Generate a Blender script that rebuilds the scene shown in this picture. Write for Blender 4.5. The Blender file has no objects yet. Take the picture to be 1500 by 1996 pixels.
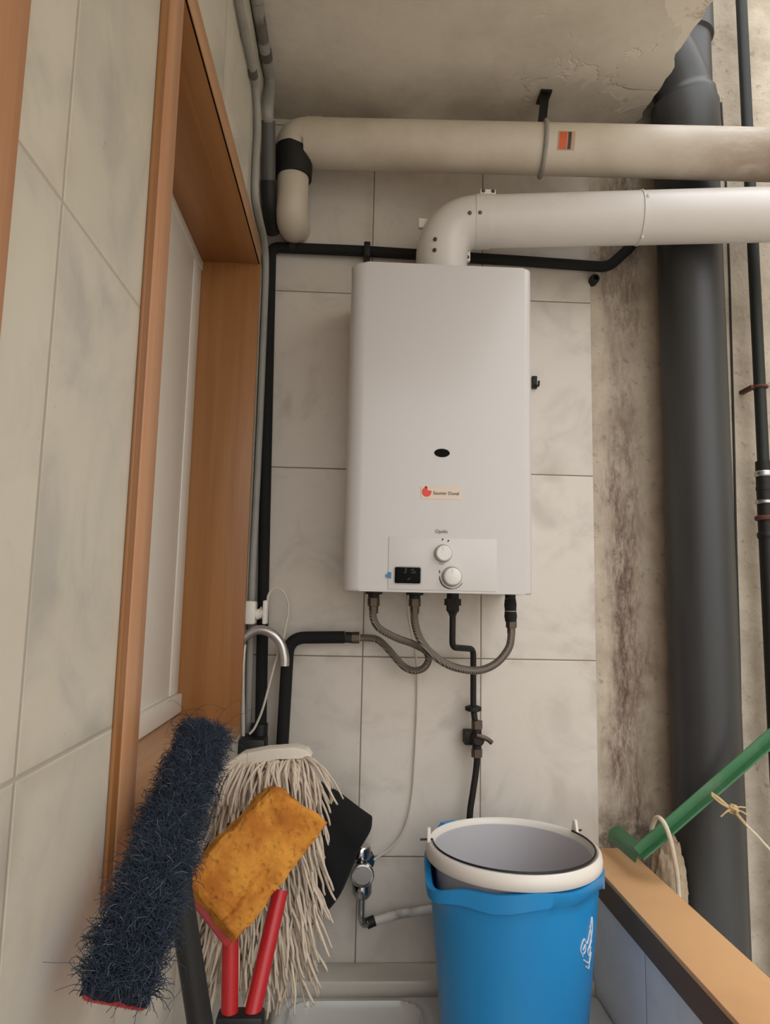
import bpy, bmesh, math, random
from mathutils import Vector, Matrix, noise
random.seed(7)
PI = math.pi
S = bpy.context.scene
COL = S.collection

# ------------------------------------------------------------------ camera
F_PX, CX, CY = 1366.4, 750.0, 998.0
YAW, PITCH, ROLL = 0.04436, 0.12327, 0.02125
CAM = Vector((-0.0259, -1.4994, 1.55))
fwd = Vector((math.sin(YAW) * math.cos(PITCH), math.cos(YAW) * math.cos(PITCH), math.sin(PITCH)))
r0 = Vector((math.cos(YAW), -math.sin(YAW), 0)); u0 = r0.cross(fwd)
RIGHT = r0 * math.cos(ROLL) + u0 * math.sin(ROLL)
UP = u0 * math.cos(ROLL) - r0 * math.sin(ROLL)
cd = bpy.data.cameras.new('camera')
cd.sensor_fit = 'VERTICAL'; cd.sensor_height = 36.0; cd.lens = F_PX / 1996 * 36.0
cd.clip_start = 0.02
cam = bpy.data.objects.new('camera', cd); COL.objects.link(cam)
mw = Matrix.Identity(4)
for i in range(3):
    mw[i][0], mw[i][1], mw[i][2], mw[i][3] = RIGHT[i], UP[i], -fwd[i], CAM[i]
cam.matrix_world = mw
S.camera = cam

# ------------------------------------------------------------------ world, light, exposure
w = bpy.data.worlds.new('overcast_sky'); S.world = w; w.use_nodes = True
nt = w.node_tree; nt.nodes.clear()
wo = nt.nodes.new('ShaderNodeOutputWorld'); bg = nt.nodes.new('ShaderNodeBackground')
tc = nt.nodes.new('ShaderNodeTexCoord'); sx = nt.nodes.new('ShaderNodeSeparateXYZ')
rp = nt.nodes.new('ShaderNodeValToRGB')
nt.links.new(tc.outputs['Generated'], sx.inputs[0])
mp = nt.nodes.new('ShaderNodeMapRange'); mp.inputs['From Min'].default_value = -1
nt.links.new(sx.outputs['Z'], mp.inputs['Value']); nt.links.new(mp.outputs[0], rp.inputs[0])
e = rp.color_ramp.elements
e[0].position = 0.0; e[0].color = (0.30, 0.28, 0.25, 1)
e[1].position = 1.0; e[1].color = (1.25, 1.27, 1.30, 1)
k = rp.color_ramp.elements.new(0.47); k.color = (0.36, 0.34, 0.305, 1)
k = rp.color_ramp.elements.new(0.56); k.color = (0.70, 0.685, 0.66, 1)
nt.links.new(rp.outputs[0], bg.inputs[0]); nt.links.new(bg.outputs[0], wo.inputs[0])
bg.inputs['Strength'].default_value = 3.0
S.view_settings.view_transform = 'Standard'; S.view_settings.look = 'None'
S.view_settings.gamma = 1.0; S.view_settings.use_curve_mapping = False
S.view_settings.exposure = -0.03
S.cycles.use_denoising = True
S.cycles.max_bounces = 10; S.cycles.diffuse_bounces = 6

# ------------------------------------------------------------------ pixel -> place helpers
def _ray(px, py): return RIGHT * ((px - CX) / F_PX) - UP * ((py - CY) / F_PX) + fwd
def P(px, py, y):
    d = _ray(px, py); return CAM + d * ((y - CAM.y) / d.y)
def PX(px, py, x):
    d = _ray(px, py); return CAM + d * ((x - CAM.x) / d.x)
def PZ(px, py, z):
    d = _ray(px, py); return CAM + d * ((z - CAM.z) / d.z)

# ------------------------------------------------------------------ materials
def lin(c):
    c /= 255.0
    return c / 12.92 if c <= 0.04045 else ((c + 0.055) / 1.055) ** 2.4
def C(r, g, b): return (lin(r), lin(g), lin(b), 1)
class NT:
    def __init__(s, name):
        s.m = bpy.data.materials.new(name); s.m.use_nodes = True
        s.t = s.m.node_tree; s.b = s.t.nodes['Principled BSDF']
        s.tc = s.t.nodes.new('ShaderNodeTexCoord'); s.obj = s.tc.outputs['Object']
    def n(s, kind, **kw):
        x = s.t.nodes.new(kind)
        for a, v in kw.items(): setattr(x, a, v)
        return x
    def put(s, sock, v):
        if hasattr(v, 'is_linked') or hasattr(v, 'links'): s.t.links.new(v, sock)
        else: sock.default_value = v
    def math(s, op, a, b=0.0, c=None, clamp=False):
        x = s.n('ShaderNodeMath', operation=op, use_clamp=clamp)
        s.put(x.inputs[0], a); s.put(x.inputs[1], b)
        if c is not None: s.put(x.inputs[2], c)
        return x.outputs[0]
    def maprange(s, v, a, b, c=0.0, d=1.0):
        x = s.n('ShaderNodeMapRange', interpolation_type='SMOOTHSTEP')
        s.put(x.inputs['Value'], v)
        for nme, q in (('From Min', a), ('From Max', b), ('To Min', c), ('To Max', d)): x.inputs[nme].default_value = q
        return x.outputs[0]
    def noise(s, scale, detail=4, rough=0.55, vec=None, dist=0.0, out=0):
        x = s.n('ShaderNodeTexNoise'); x.inputs['Scale'].default_value = scale
        x.inputs['Detail'].default_value = detail; x.inputs['Roughness'].default_value = rough
        x.inputs['Distortion'].default_value = dist
        s.put(x.inputs['Vector'], vec or s.obj); return x.outputs[out]
    def scaled(s, sc, vec=None):
        x = s.n('ShaderNodeMapping'); x.inputs['Scale'].default_value = sc
        s.put(x.inputs['Vector'], vec or s.obj); return x.outputs[0]
    def mix(s, f, a, b, blend='MIX'):
        x = s.n('ShaderNodeMix', data_type='RGBA', blend_type=blend)
        s.put(x.inputs['Factor'], f); s.put(x.inputs[6], a); s.put(x.inputs[7], b); return x.outputs[2]
    def bump(s, h, strength=0.3, dist=0.01):
        x = s.n('ShaderNodeBump'); x.inputs['Strength'].default_value = strength
        x.inputs['Distance'].default_value = dist; s.put(x.inputs['Height'], h)
        s.t.links.new(x.outputs[0], s.b.inputs['Normal'])
    def xyz(s):
        x = s.n('ShaderNodeSeparateXYZ'); s.put(x.inputs[0], s.obj); return x.outputs
    def set(s, color=None, rough=None, metal=None, spec=None, coat=None):
        if color is not None: s.put(s.b.inputs['Base Color'], color)
        if rough is not None: s.put(s.b.inputs['Roughness'], rough)
        if metal is not None: s.b.inputs['Metallic'].default_value = metal
        if spec is not None: s.b.inputs['Specular IOR Level'].default_value = spec
        if coat is not None: s.b.inputs['Coat Weight'].default_value = coat
        return s.m

def simple(name, c, rough=0.5, metal=0.0, var=0.08, scale=25, bump=0.0, dirt=None, dirt_amt=0.0, spec=None):
    t = NT(name)
    n1 = t.noise(scale, 5)
    dark = tuple(x * (1 - var) for x in c[:3]) + (1,); lite = tuple(min(1, x * (1 + var)) for x in c[:3]) + (1,)
    col = t.mix(n1, dark, lite)
    if dirt:
        col = t.mix(t.maprange(t.noise(scale * .45, 6, .65), .52, .75, 0, dirt_amt), col, dirt)
    if bump: t.bump(t.noise(scale * 4, 4), bump, .004)
    return t.set(col, rough, metal, spec)

def tile_mat(name, axis, off, wdt, z0, h, base, cloud, grout, rough=0.28, dirt=0.35):
    t = NT(name); X = t.xyz(); a = X[axis]; z = X[2]
    u = t.math('DIVIDE', t.math('SUBTRACT', a, off), wdt); v = t.math('DIVIDE', t.math('SUBTRACT', z, z0), h)
    fu = t.math('FRACT', u); fv = t.math('FRACT', v)
    du = t.math('MULTIPLY', t.math('MINIMUM', fu, t.math('SUBTRACT', 1.0, fu)), wdt)
    dv = t.math('MULTIPLY', t.math('MINIMUM', fv, t.math('SUBTRACT', 1.0, fv)), h)
    g = t.math('MINIMUM', du, dv)
    cmb = t.n('ShaderNodeCombineXYZ'); t.put(cmb.inputs[0], t.math('FLOOR', u)); t.put(cmb.inputs[1], t.math('FLOOR', v))
    wn = t.n('ShaderNodeTexWhiteNoise', noise_dimensions='3D'); t.put(wn.inputs['Vector'], cmb.outputs[0])
    sc = t.n('ShaderNodeVectorMath', operation='SCALE'); t.put(sc.inputs[0], wn.outputs['Color']); sc.inputs['Scale'].default_value = 7.0
    ad = t.n('ShaderNodeVectorMath', operation='ADD'); t.put(ad.inputs[0], t.obj); t.put(ad.inputs[1], sc.outputs[0])
    vec = ad.outputs[0]
    c1 = t.maprange(t.noise(5.5, 6, .6, vec, 1.2), .45, .75)
    c2 = t.maprange(t.noise(16, 5, .6, vec, .8), .52, .8)
    col = t.mix(t.math('MULTIPLY', c1, .75), base, cloud)
    col = t.mix(t.math('MULTIPLY', c2, .35), col, cloud)
    tint = t.math('MULTIPLY_ADD', wn.outputs['Value'], .10, .92)
    tv = t.n('ShaderNodeCombineColor')
    for i in range(3): t.put(tv.inputs[i], tint)
    col = t.mix(1.0, col, tv.outputs[0], 'MULTIPLY')
    near = t.math('MULTIPLY', t.maprange(g, .001, .025, 1, 0), t.maprange(t.noise(9, 5), .45, .7))
    col = t.mix(t.math('MULTIPLY', near, dirt), col, C(128, 104, 80))
    col = t.mix(t.maprange(t.noise(110, 2), .74, .80, 0, .35), col, C(110, 100, 92))
    gm = t.maprange(g, .0006, .0016, 1, 0)
    col = t.mix(gm, col, grout)
    hgt = t.math('ADD', t.maprange(g, .0005, .0030), t.math('MULTIPLY', t.noise(14, 3), .25))
    t.bump(hgt, .35, .002)
    return t.set(col, t.math('MULTIPLY_ADD', gm, .5, rough))

def wood(name, a, b, rough=.38, axis=2, fine=(70, 70, 2.2)):
    t = NT(name)
    sc = list(fine)
    if axis == 1: sc = [fine[0], fine[2], fine[1]]
    g1 = t.noise(1.0, 5, .6, t.scaled(sc), 1.0)
    sc2 = [s_ * .18 for s_ in sc]
    g2 = t.noise(1.0, 3, .5, t.scaled(sc2), 2.5)
    f = t.math('ADD', t.math('MULTIPLY', g1, .35), t.math('MULTIPLY', g2, .65))
    col = t.mix(t.maprange(f, .35, .65), a, b)
    t.bump(g1, .06, .001)
    return t.set(col, rough)

M = {}
M['tile_back'] = tile_mat('marbled_wall_tile', 0, 0.0, .25, 1.0297, .3989, C(212, 204, 194), C(180, 172, 162), C(120, 106, 92))
M['tile_left'] = tile_mat('marbled_side_tile', 1, -1.018, .25, 1.0297, .3989, C(208, 203, 190), C(172, 170, 164), C(172, 165, 152), dirt=.2)
M['tile_parapet'] = tile_mat('pale_parapet_tile', 1, -.31, .25, .62, .3989, C(236, 237, 238), C(216, 219, 224), C(150, 150, 152), dirt=.2)
M['floor'] = tile_mat('floor_tile', 0, 0, .3, 0, .3, C(196, 182, 168), C(176, 162, 148), C(90, 80, 72))

def plaster(name, a, b, stain=None, bump=.5, fine=60):
    t = NT(name); X = t.xyz()
    col = t.mix(t.maprange(t.noise(6, 6, .65), .35, .7), a, b)
    col = t.mix(t.maprange(t.noise(fine, 3, .6), .58, .72, 0, .5), col, tuple(x * .55 for x in b[:3]) + (1,))
    if stain:
        x0, x1, sc, amt = stain
        wob = t.math('MULTIPLY_ADD', t.noise(1.0, 5, .65, t.scaled((9, 9, 3.0))), .14, -.07)
        xx = t.math('ADD', X[0], wob)
        m = t.math('MULTIPLY', t.maprange(xx, x0 - .018, x0 + .022), t.maprange(xx, x1 - .03, x1 + .03, 1, 0))
        grain = t.maprange(t.noise(1.0, 6, .75, t.scaled((120, 120, 34))), .30, .66, .25, 1)
        big = t.maprange(t.noise(1.0, 3, .6, t.scaled((12, 12, 2.2))), .3, .62, .35, 1)
        col = t.mix(t.math('MULTIPLY', t.math('MULTIPLY', m, amt), t.math('MULTIPLY', grain, big)), col, sc)
        # damp green-black growth low down by the coping
        lo = t.math('MULTIPLY', t.math('MULTIPLY', t.maprange(X[2], 1.04, 1.17, 1, 0), t.maprange(X[0], .60, .68, 1, 0)), t.maprange(t.noise(22, 5, .7), .42, .62))
        col = t.mix(t.math('MULTIPLY', lo, .8), col, C(52, 52, 42))
    hh = t.math('ADD', t.noise(fine, 5, .65), t.math('MULTIPLY', t.noise(9, 4), 1.2))
    t.bump(hh, bump, .006)
    return t.set(col, .9)
M['plaster'] = plaster('weathered_plaster', C(198, 186, 168), C(165, 152, 135), (.525, .612, C(94, 70, 58), .95))
M['plaster_plain'] = plaster('light_well_plaster', C(190, 178, 158), C(160, 148, 128))
t = NT('ceiling_plaster')
c = t.mix(t.maprange(t.noise(3.0, 6, .65), .35, .7), C(222, 215, 202), C(202, 194, 180))
peel = t.maprange(t.noise(7, 5, .6, None, .8), .58, .60)
xm = t.maprange(t.xyz()[0], .15, .55)
pm = t.math('MULTIPLY', peel, xm)
c = t.mix(t.math('MULTIPLY', pm, .75), c, C(234, 226, 212))
c = t.mix(t.math('MULTIPLY', t.maprange(t.noise(18, 6, .7), .55, .7), t.math('MULTIPLY', t.maprange(t.xyz()[0], .42, .60), .6)), c, C(150, 112, 74))
yback = t.math('MULTIPLY', t.maprange(t.xyz()[1], -.24, -.03), t.maprange(t.noise(5, 5), .25, .6))  # blotchy stain and shade toward the back wall, both put into the colour
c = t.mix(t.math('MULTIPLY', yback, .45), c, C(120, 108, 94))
t.bump(t.math('ADD', t.math('MULTIPLY', t.noise(45, 5, .6), .5), t.math('ADD', t.math('MULTIPLY', pm, -1.0), t.noise(8, 3))), .45, .006)
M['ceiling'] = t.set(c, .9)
M['wood'] = wood('beech_wood', C(194, 146, 110), C(178, 126, 90))
M['wood_dark'] = wood('amber_wood', C(160, 112, 66), C(144, 95, 54))
M['wood_lintel'] = wood('amber_wood_lintel', C(160, 112, 66), C(144, 95, 54), axis=1)
M['wood_y'] = wood('beech_wood_sill', C(180, 138, 102), C(166, 122, 86), axis=1)
M['coping'] = simple('terracotta_coping', C(220, 172, 122), .6, var=.08, scale=9, bump=.05, dirt=C(196, 148, 104), dirt_amt=.35)
M['coping_edge'] = simple('dark_brown_edge', C(104, 84, 68), .7, var=.12, scale=14)
M['white_pvc'] = simple('white_plastic', C(222, 219, 212), .35, var=.02)
M['enamel'] = simple('white_enamel', C(205, 202, 201), .22, var=.012, scale=6)
M['enamel_panel'] = simple('white_panel', C(207, 204, 202), .3, var=.01)
M['flue_white'] = simple('white_flue_enamel', C(214, 210, 206), .32, var=.04, scale=14, dirt=C(150, 138, 122), dirt_amt=.25)
t = NT('aged_cream_flue'); X = t.xyz()
c = t.mix(t.maprange(t.noise(7, 6, .6), .3, .7), C(208, 199, 184), C(192, 181, 164))
c = t.mix(t.math('MULTIPLY', t.maprange(X[0], .46, .95), t.maprange(t.noise(6, 6, .65, t.scaled((1, 1, 2.5))), .26, .60)), c, C(122, 92, 66))
c = t.mix(t.maprange(t.noise(30, 4), .68, .76, 0, .5), c, C(140, 110, 80))
M['flue_old'] = t.set(c, .45)
M['black_tape'] = simple('black_tape', C(15, 15, 15), .6, var=.2)
M['black_foam'] = simple('black_pipe_insulation', C(17, 16, 15), .85, var=.2, bump=.2)
M['black_iron'] = simple('black_iron', C(24, 21, 19), .6, .1, var=.25, bump=.15)
M['brass_dull'] = simple('dull_nut', C(92, 80, 70), .42, .8, var=.25)
t = NT('braided_steel')
wv = t.n('ShaderNodeTexWave', wave_type='BANDS', bands_direction='DIAGONAL'); wv.inputs['Scale'].default_value = 160
t.put(wv.inputs['Vector'], t.obj)
c = t.mix(wv.outputs['Fac'], C(84, 78, 72), C(158, 148, 138)); t.bump(wv.outputs['Fac'], .5, .002)
M['braid'] = t.set(c, .42, .6)
M['grey_pvc'] = simple('grey_pvc', C(150, 148, 142), .5, var=.06, dirt=C(110, 104, 95), dirt_amt=.4)
M['grey_dark'] = simple('dark_grey_duct', C(84, 82, 80), .5, var=.1)
t = NT('grey_stack_pvc')
c = t.mix(t.maprange(t.noise(1.0, 5, .6, t.scaled((14, 14, 2))), .3, .7), C(58, 59, 60), C(46, 47, 48))
M['stack'] = t.set(c, .42)
M['green_pipe'] = simple('dark_green_pipe', C(26, 31, 27), .6, var=.25, scale=30)
M['rust_red'] = simple('rusty_clamp', C(92, 50, 42), .7, var=.25)
M['chrome'] = simple('chrome', C(185, 185, 188), .16, 1.0, var=.02)
M['alu'] = simple('satin_aluminium', C(190, 188, 188), .3, .85, var=.05)
M['blue'] = simple('blue_bucket_plastic', C(34, 138, 202), .36, var=.05, scale=6)
M['grey_bucket'] = simple('pale_grey_bucket_plastic', C(184, 182, 186), .45, var=.05, scale=8, dirt=C(150, 148, 152), dirt_amt=.3)
M['white_rim'] = simple('white_bucket_plastic', C(222, 217, 208), .4, var=.03)
M['ceramic'] = simple('white_ceramic', C(190, 187, 181), .18, var=.02, scale=5)
M['ledge'] = simple('white_ledge', C(198, 190, 178), .3, var=.05, dirt=C(150, 138, 120), dirt_amt=.35)
M['red'] = simple('red_plastic', C(176, 28, 34), .35, var=.06)
M['black_plastic'] = simple('black_plastic', C(18, 18, 19), .5, var=.1)
M['black_cloth'] = simple('black_cloth', C(9, 9, 10), .95, var=.2, scale=60, bump=.3)
M['bristle'] = simple('navy_bristle', C(43, 55, 72), .8, var=.5, scale=60)
M['bristle_core'] = simple('navy_bristle_core', C(16, 22, 34), .95, var=.3, scale=60)
M['bristle_dust'] = simple('dusty_bristle', C(96, 106, 114), .7, var=.2)
M['yarn'] = simple('cotton_yarn', C(202, 188, 170), .9, var=.22, scale=55, bump=.3)
M['mop_band'] = simple('cotton_band', C(214, 206, 192), .85, var=.06, bump=.2)
t = NT('amber_sponge')
vo = t.n('ShaderNodeTexVoronoi'); vo.inputs['Scale'].default_value = 95; t.put(vo.inputs['Vector'], t.obj)
pore = t.maprange(vo.outputs['Distance'], .12, .42)
c = t.mix(t.maprange(t.noise(26, 5, .6), .35, .68), C(204, 142, 62), C(168, 104, 44))
spots = t.maprange(t.noise(75, 3), .66, .73, 0, .6)
c = t.mix(spots, c, C(112, 58, 18))
t.bump(t.math('ADD', pore, t.math('MULTIPLY', t.noise(60, 4), 1.5)), .5, .004)
M['sponge'] = t.set(c, .95, spec=.1)
M['green_paint'] = simple('green_paint', C(58, 112, 74), .42, var=.14, scale=30, dirt=C(120, 140, 112), dirt_amt=.35)
M['rope'] = simple('off_white_rope', C(206, 194, 174), .9, var=.15, scale=80, bump=.5)
M['twine'] = simple('jute_twine', C(188, 164, 120), .9, var=.2, scale=80, bump=.5)
M['stone'] = plaster('lumpy_mortar', C(176, 158, 132), C(140, 122, 100), None, .8, 90)
M['sticker'] = simple('cream_sticker', C(222, 204, 186), .4, var=.02)
M['logo_red'] = simple('logo_red', C(222, 62, 50), .4, var=.03)
M['ink'] = simple('dark_ink', C(60, 54, 50), .5, var=.02)
M['ink_grey'] = simple('grey_ink', C(120, 114, 108), .5, var=.02)
M['display'] = simple('black_display', C(5, 5, 6), .7, var=.05, spec=.15)
M['orange_label'] = simple('orange_label', C(210, 96, 52), .5, var=.1)
M['pale_label'] = simple('pale_label', C(190, 160, 134), .5, var=.06)
M['blue_dot'] = simple('blue_sticker', C(62, 120, 170), .45, var=.03)
M['knob'] = simple('white_knob', C(226, 223, 219), .3, var=.01)
M['knob_ring'] = simple('grey_knob_edge', C(150, 146, 142), .4, var=.02)
M['screw'] = simple('grey_screw', C(92, 84, 80), .4, .6)
M['white_cable'] = simple('white_cable', C(205, 198, 186), .5, var=.05)
M['white_paint_pipe'] = simple('flaking_white_pipe', C(206, 202, 194), .5, var=.05, scale=30, dirt=C(52, 40, 34), dirt_amt=.7)
M['glass'] = simple('window_glass', C(200, 210, 210), .05)
g = M['glass'].node_tree.nodes['Principled BSDF']; g.inputs['Transmission Weight'].default_value = .9
M['print_white'] = simple('white_print', C(214, 222, 228), .5)

# ------------------------------------------------------------------ mesh helpers
class B:
    def __init__(s): s.bm = bmesh.new()
    def box(s, a, b, bev=0.0, seg=2):
        a = Vector(a); b = Vector(b); vs = []
        for z in (a.z, b.z):
            for x, y in ((a.x, a.y), (b.x, a.y), (b.x, b.y), (a.x, b.y)): vs.append(s.bm.verts.new((x, y, z)))
        fs = [s.bm.faces.new([vs[i] for i in q]) for q in ((3,2,1,0),(4,5,6,7),(0,1,5,4),(1,2,6,5),(2,3,7,6),(3,0,4,7))]
        if bev: s._bev(fs, bev, seg)
        return vs
    def _bev(s, fs, bev, seg):
        ed = list({e_ for f in fs for e_ in f.edges})
        bmesh.ops.bevel(s.bm, geom=ed, offset=bev, segments=seg, affect='EDGES', profile=.5)
    def obox(s, c, ax, ay, az, bev=0.0, seg=2):      # oriented box, half-vectors
        c = Vector(c); vs = []
        for k in (-1, 1):
            for i, j in ((-1,-1),(1,-1),(1,1),(-1,1)): vs.append(s.bm.verts.new(c + ax*i + ay*j + az*k))
        fs = [s.bm.faces.new([vs[i] for i in q]) for q in ((3,2,1,0),(4,5,6,7),(0,1,5,4),(1,2,6,5),(2,3,7,6),(3,0,4,7))]
        if bev: s._bev(fs, bev, seg)
    def tube(s, pts, r, n=16, cap=True, flat=None):
        pts = [Vector(p) for p in pts]; N = len(pts)
        rs = r if isinstance(r, (list, tuple)) else [r] * N
        rings = []; nrm = None
        for i, p in enumerate(pts):
            tg = (pts[min(i+1, N-1)] - pts[max(i-1, 0)])
            if tg.length < 1e-9: tg = Vector((0,0,1))
            tg.normalize()
            if nrm is None:
                ref = Vector((0,0,1)) if abs(tg.z) < .9 else Vector((1,0,0))
                nrm = (ref - tg * ref.dot(tg)).normalized()
            else:
                nrm = (nrm - tg * nrm.dot(tg)); nrm = nrm.normalized() if nrm.length > 1e-6 else tg.orthogonal().normalized()
            bn = tg.cross(nrm)
            rings.append([s.bm.verts.new(p + (nrm * math.cos(2*PI*k_/n) + bn * math.sin(2*PI*k_/n)) * rs[i]) for k_ in range(n)])
        for a, b in zip(rings, rings[1:]):
            for k_ in range(n): s.bm.faces.new((a[k_], a[(k_+1) % n], b[(k_+1) % n], b[k_]))
        if cap:
            s.bm.faces.new(rings[0][::-1]); s.bm.faces.new(rings[-1])
    def cyl(s, a, b, r, n=24, r2=None):
        s.tube([a, b], [r, r if r2 is None else r2], n)
    def disc_stack(s, c, ax, prof, n=32):            # lathe: prof = [(radius, distance along ax)]
        c = Vector(c); ax = Vector(ax).normalized(); e1 = ax.orthogonal().normalized(); e2 = ax.cross(e1)
        rings = []
        for rr, h in prof:
            if rr < 1e-6: rings.append([s.bm.verts.new(c + ax*h)])
            else: rings.append([s.bm.verts.new(c + ax*h + (e1*math.cos(2*PI*k_/n) + e2*math.sin(2*PI*k_/n))*rr) for k_ in range(n)])
        for a, b in zip(rings, rings[1:]):
            for k_ in range(n):
                q = [a[k_ % len(a)], a[(k_+1) % len(a)], b[(k_+1) % len(b)], b[k_ % len(b)]]
                q = list(dict.fromkeys(q))
                if len(q) > 2: s.bm.faces.new(q)
        if len(rings[0]) > 1: s.bm.faces.new(rings[0][::-1])
        if len(rings[-1]) > 1: s.bm.faces.new(rings[-1])
    def prism(s, poly, d, bev=0.0, seg=2):           # closed polygon of 3D points, extruded along d
        a = [s.bm.verts.new(Vector(p)) for p in poly]; b = [s.bm.verts.new(Vector(p) + Vector(d)) for p in poly]
        n = len(a); fs = [s.bm.faces.new(a[::-1]), s.bm.faces.new(b)]
        for i in range(n): fs.append(s.bm.faces.new((a[i], a[(i+1) % n], b[(i+1) % n], b[i])))
        if bev:
            ed = list(fs[0].edges) + list(fs[1].edges)
            bmesh.ops.bevel(s.bm, geom=ed, offset=bev, segments=seg, affect='EDGES', profile=.5)
    def torus(s, c, ax, R, r, n=32, m=10, a0=0.0, a1=2*PI):
        c = Vector(c); ax = Vector(ax).normalized(); e1 = ax.orthogonal().normalized(); e2 = ax.cross(e1)
        full = abs(a1 - a0 - 2*PI) < 1e-6
        rings = []
        for i in range(n if full else n + 1):
            a = a0 + (a1 - a0) * i / n; d = e1*math.cos(a) + e2*math.sin(a)
            rings.append([s.bm.verts.new(c + d*(R + r*math.cos(2*PI*j/m)) + ax*r*math.sin(2*PI*j/m)) for j in range(m)])
        for i in range(n):
            a, b = rings[i], rings[(i+1) % len(rings)]
            for j in range(m): s.bm.faces.new((a[j], b[j], b[(j+1) % m], a[(j+1) % m]))
    def build(s, name, mat, parent=None, smooth=True, ang=35):
        bmesh.ops.recalc_face_normals(s.bm, faces=s.bm.faces)
        me = bpy.data.meshes.new(name); s.bm.to_mesh(me); s.bm.free()
        return link(name, me, mat, parent, smooth, ang)
def link(name, me, mat, parent=None, smooth=True, ang=35):
    me.materials.append(mat)
    if smooth:
        me.polygons.foreach_set('use_smooth', [True] * len(me.polygons))
        try: me.set_sharp_from_angle(angle=math.radians(ang))
        except Exception: pass
    o = bpy.data.objects.new(name, me); COL.objects.link(o)
    if parent:
        o.parent = parent                      # a mesh part already sits in place; an Empty carries the thing's location
        if parent.type == 'EMPTY': o.matrix_parent_inverse = Matrix.Translation(-Vector(parent.location))
    return o
def thing(name, label, cat, loc=(0, 0, 0), group=None):
    o = bpy.data.objects.new(name, None); o.location = loc; o.empty_display_size = .05; COL.objects.link(o)
    return tag(o, label, cat, group)
def tag(o, label, cat, group=None, kind=None):
    o['label'] = label; o['category'] = cat
    if group: o['group'] = group
    if kind: o['kind'] = kind
    return o
def struct(o): o['kind'] = 'structure'; return o
def smooth_path(pts, k=8):
    pts = [Vector(p) for p in pts]; out = []
    ext = [pts[0]*2 - pts[1]] + pts + [pts[-1]*2 - pts[-2]]
    for i in range(1, len(ext) - 2):
        a, b, c_, d = ext[i-1:i+3]
        for j in range(k):
            t_ = j / k
            out.append(.5*((2*b) + (c_-a)*t_ + (2*a-5*b+4*c_-d)*t_*t_ + (3*b-a-3*c_+d)*t_**3))
    out.append(pts[-1]); return out
def fillet(pts, r, k=8):
    pts = [Vector(p) for p in pts]; out = [pts[0]]
    for a, b, c_ in zip(pts, pts[1:], pts[2:]):
        d1 = (a-b); d2 = (c_-b); rr = min(r, d1.length*.48, d2.length*.48)
        p0 = b + d1.normalized()*rr; p1 = b + d2.normalized()*rr
        for j in range(k+1):
            t_ = j/k; out.append(p0*(1-t_)**2 + b*2*t_*(1-t_) + p1*t_*t_)
    out.append(pts[-1]); return out
def text(name, body, size, mat, loc, parent, rot=(PI/2, 0, 0), depth=.0003):
    cu = bpy.data.curves.new(name, 'FONT'); cu.body = body; cu.size = size; cu.extrude = depth
    cu.align_x = 'CENTER'; cu.align_y = 'CENTER'
    tmp = bpy.data.objects.new(name, cu); COL.objects.link(tmp)
    tmp.rotation_euler = rot; tmp.location = loc
    bpy.context.view_layer.update()
    me = bpy.data.meshes.new_from_object(tmp.evaluated_get(bpy.context.evaluated_depsgraph_get()))
    me.transform(tmp.matrix_world.copy()); bpy.data.objects.remove(tmp)
    me.name = name
    return link(name, me, mat, parent, smooth=False)

# ================================================================== the setting
XL = -.24                                   # left wall plane
b = B(); b.box((XL - .0, 0, -.0), (.497, .12, 2.64)); struct(b.build('wall_back', M['tile_back'], smooth=False))
b = B(); b.box((.497, .004, -2.5), (4.6, .12, 5.5)); struct(b.build('wall_outer', M['plaster'], smooth=False))
b = B(); b.box((4.6, -4.2, -2.5), (4.72, .12, 5.5)); struct(b.build('wall_right', M['plaster_plain'], smooth=False))
# left wall with the window opening
WY0, WY1, WZ0, WZ1 = -.80, -.09, 1.285, 2.262
b = B()
b.box((XL - .16, -2.35, 0), (XL, WY0, 2.64)); b.box((XL - .16, WY1, 0), (XL, .12, 2.64))
b.box((XL - .16, WY0, 0), (XL, WY1, WZ0)); b.box((XL - .16, WY0, WZ1), (XL, WY1, 2.64))
struct(b.build('wall_left', M['tile_left'], smooth=False))
b = B(); b.box((XL - .16, -2.35, -.12), (.56, 0.0, 0)); struct(b.build('floor', M['floor'], smooth=False))
# slab overhead with its ragged free edge
edge = []
for i in range(141):
    y = .0 - 2.35 * i / 140
    edge.append((.597 + .010*noise.noise((y*9, 3, 0)) + .010*noise.noise((y*26, 1, 5)) + .005*noise.noise((y*70, 1, 2)), y))
b = B(); b.prism([(XL - .16, 0.0, 2.64)] + [(x, y, 2.64) for x, y in edge] + [(XL - .16, -2.35, 2.64)], (0, 0, .2))
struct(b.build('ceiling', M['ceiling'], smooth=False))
# parapet and coping
b = B(); b.box((.462, -2.35, -.12), (.548, 0.0, .998)); struct(b.build('wall_parapet', M['tile_parapet'], smooth=False))
cop = B(); cop.box((.455, -2.35, 1.040), (.556, 0.0, 1.050), .003); ct = struct(cop.build('trim_1', M['coping']))
b = B(); b.box((.4555, -2.35, .998), (.5555, 0.0, 1.040)); o = struct(b.build('coping_edge', M['coping_edge'], ct, smooth=False))
# ledge along the back wall behind the sink
b = B(); b.box((XL, -.072, .70), (.462, 0.0, .83), .005); struct(b.build('trim_2', M['ledge']))

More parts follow.
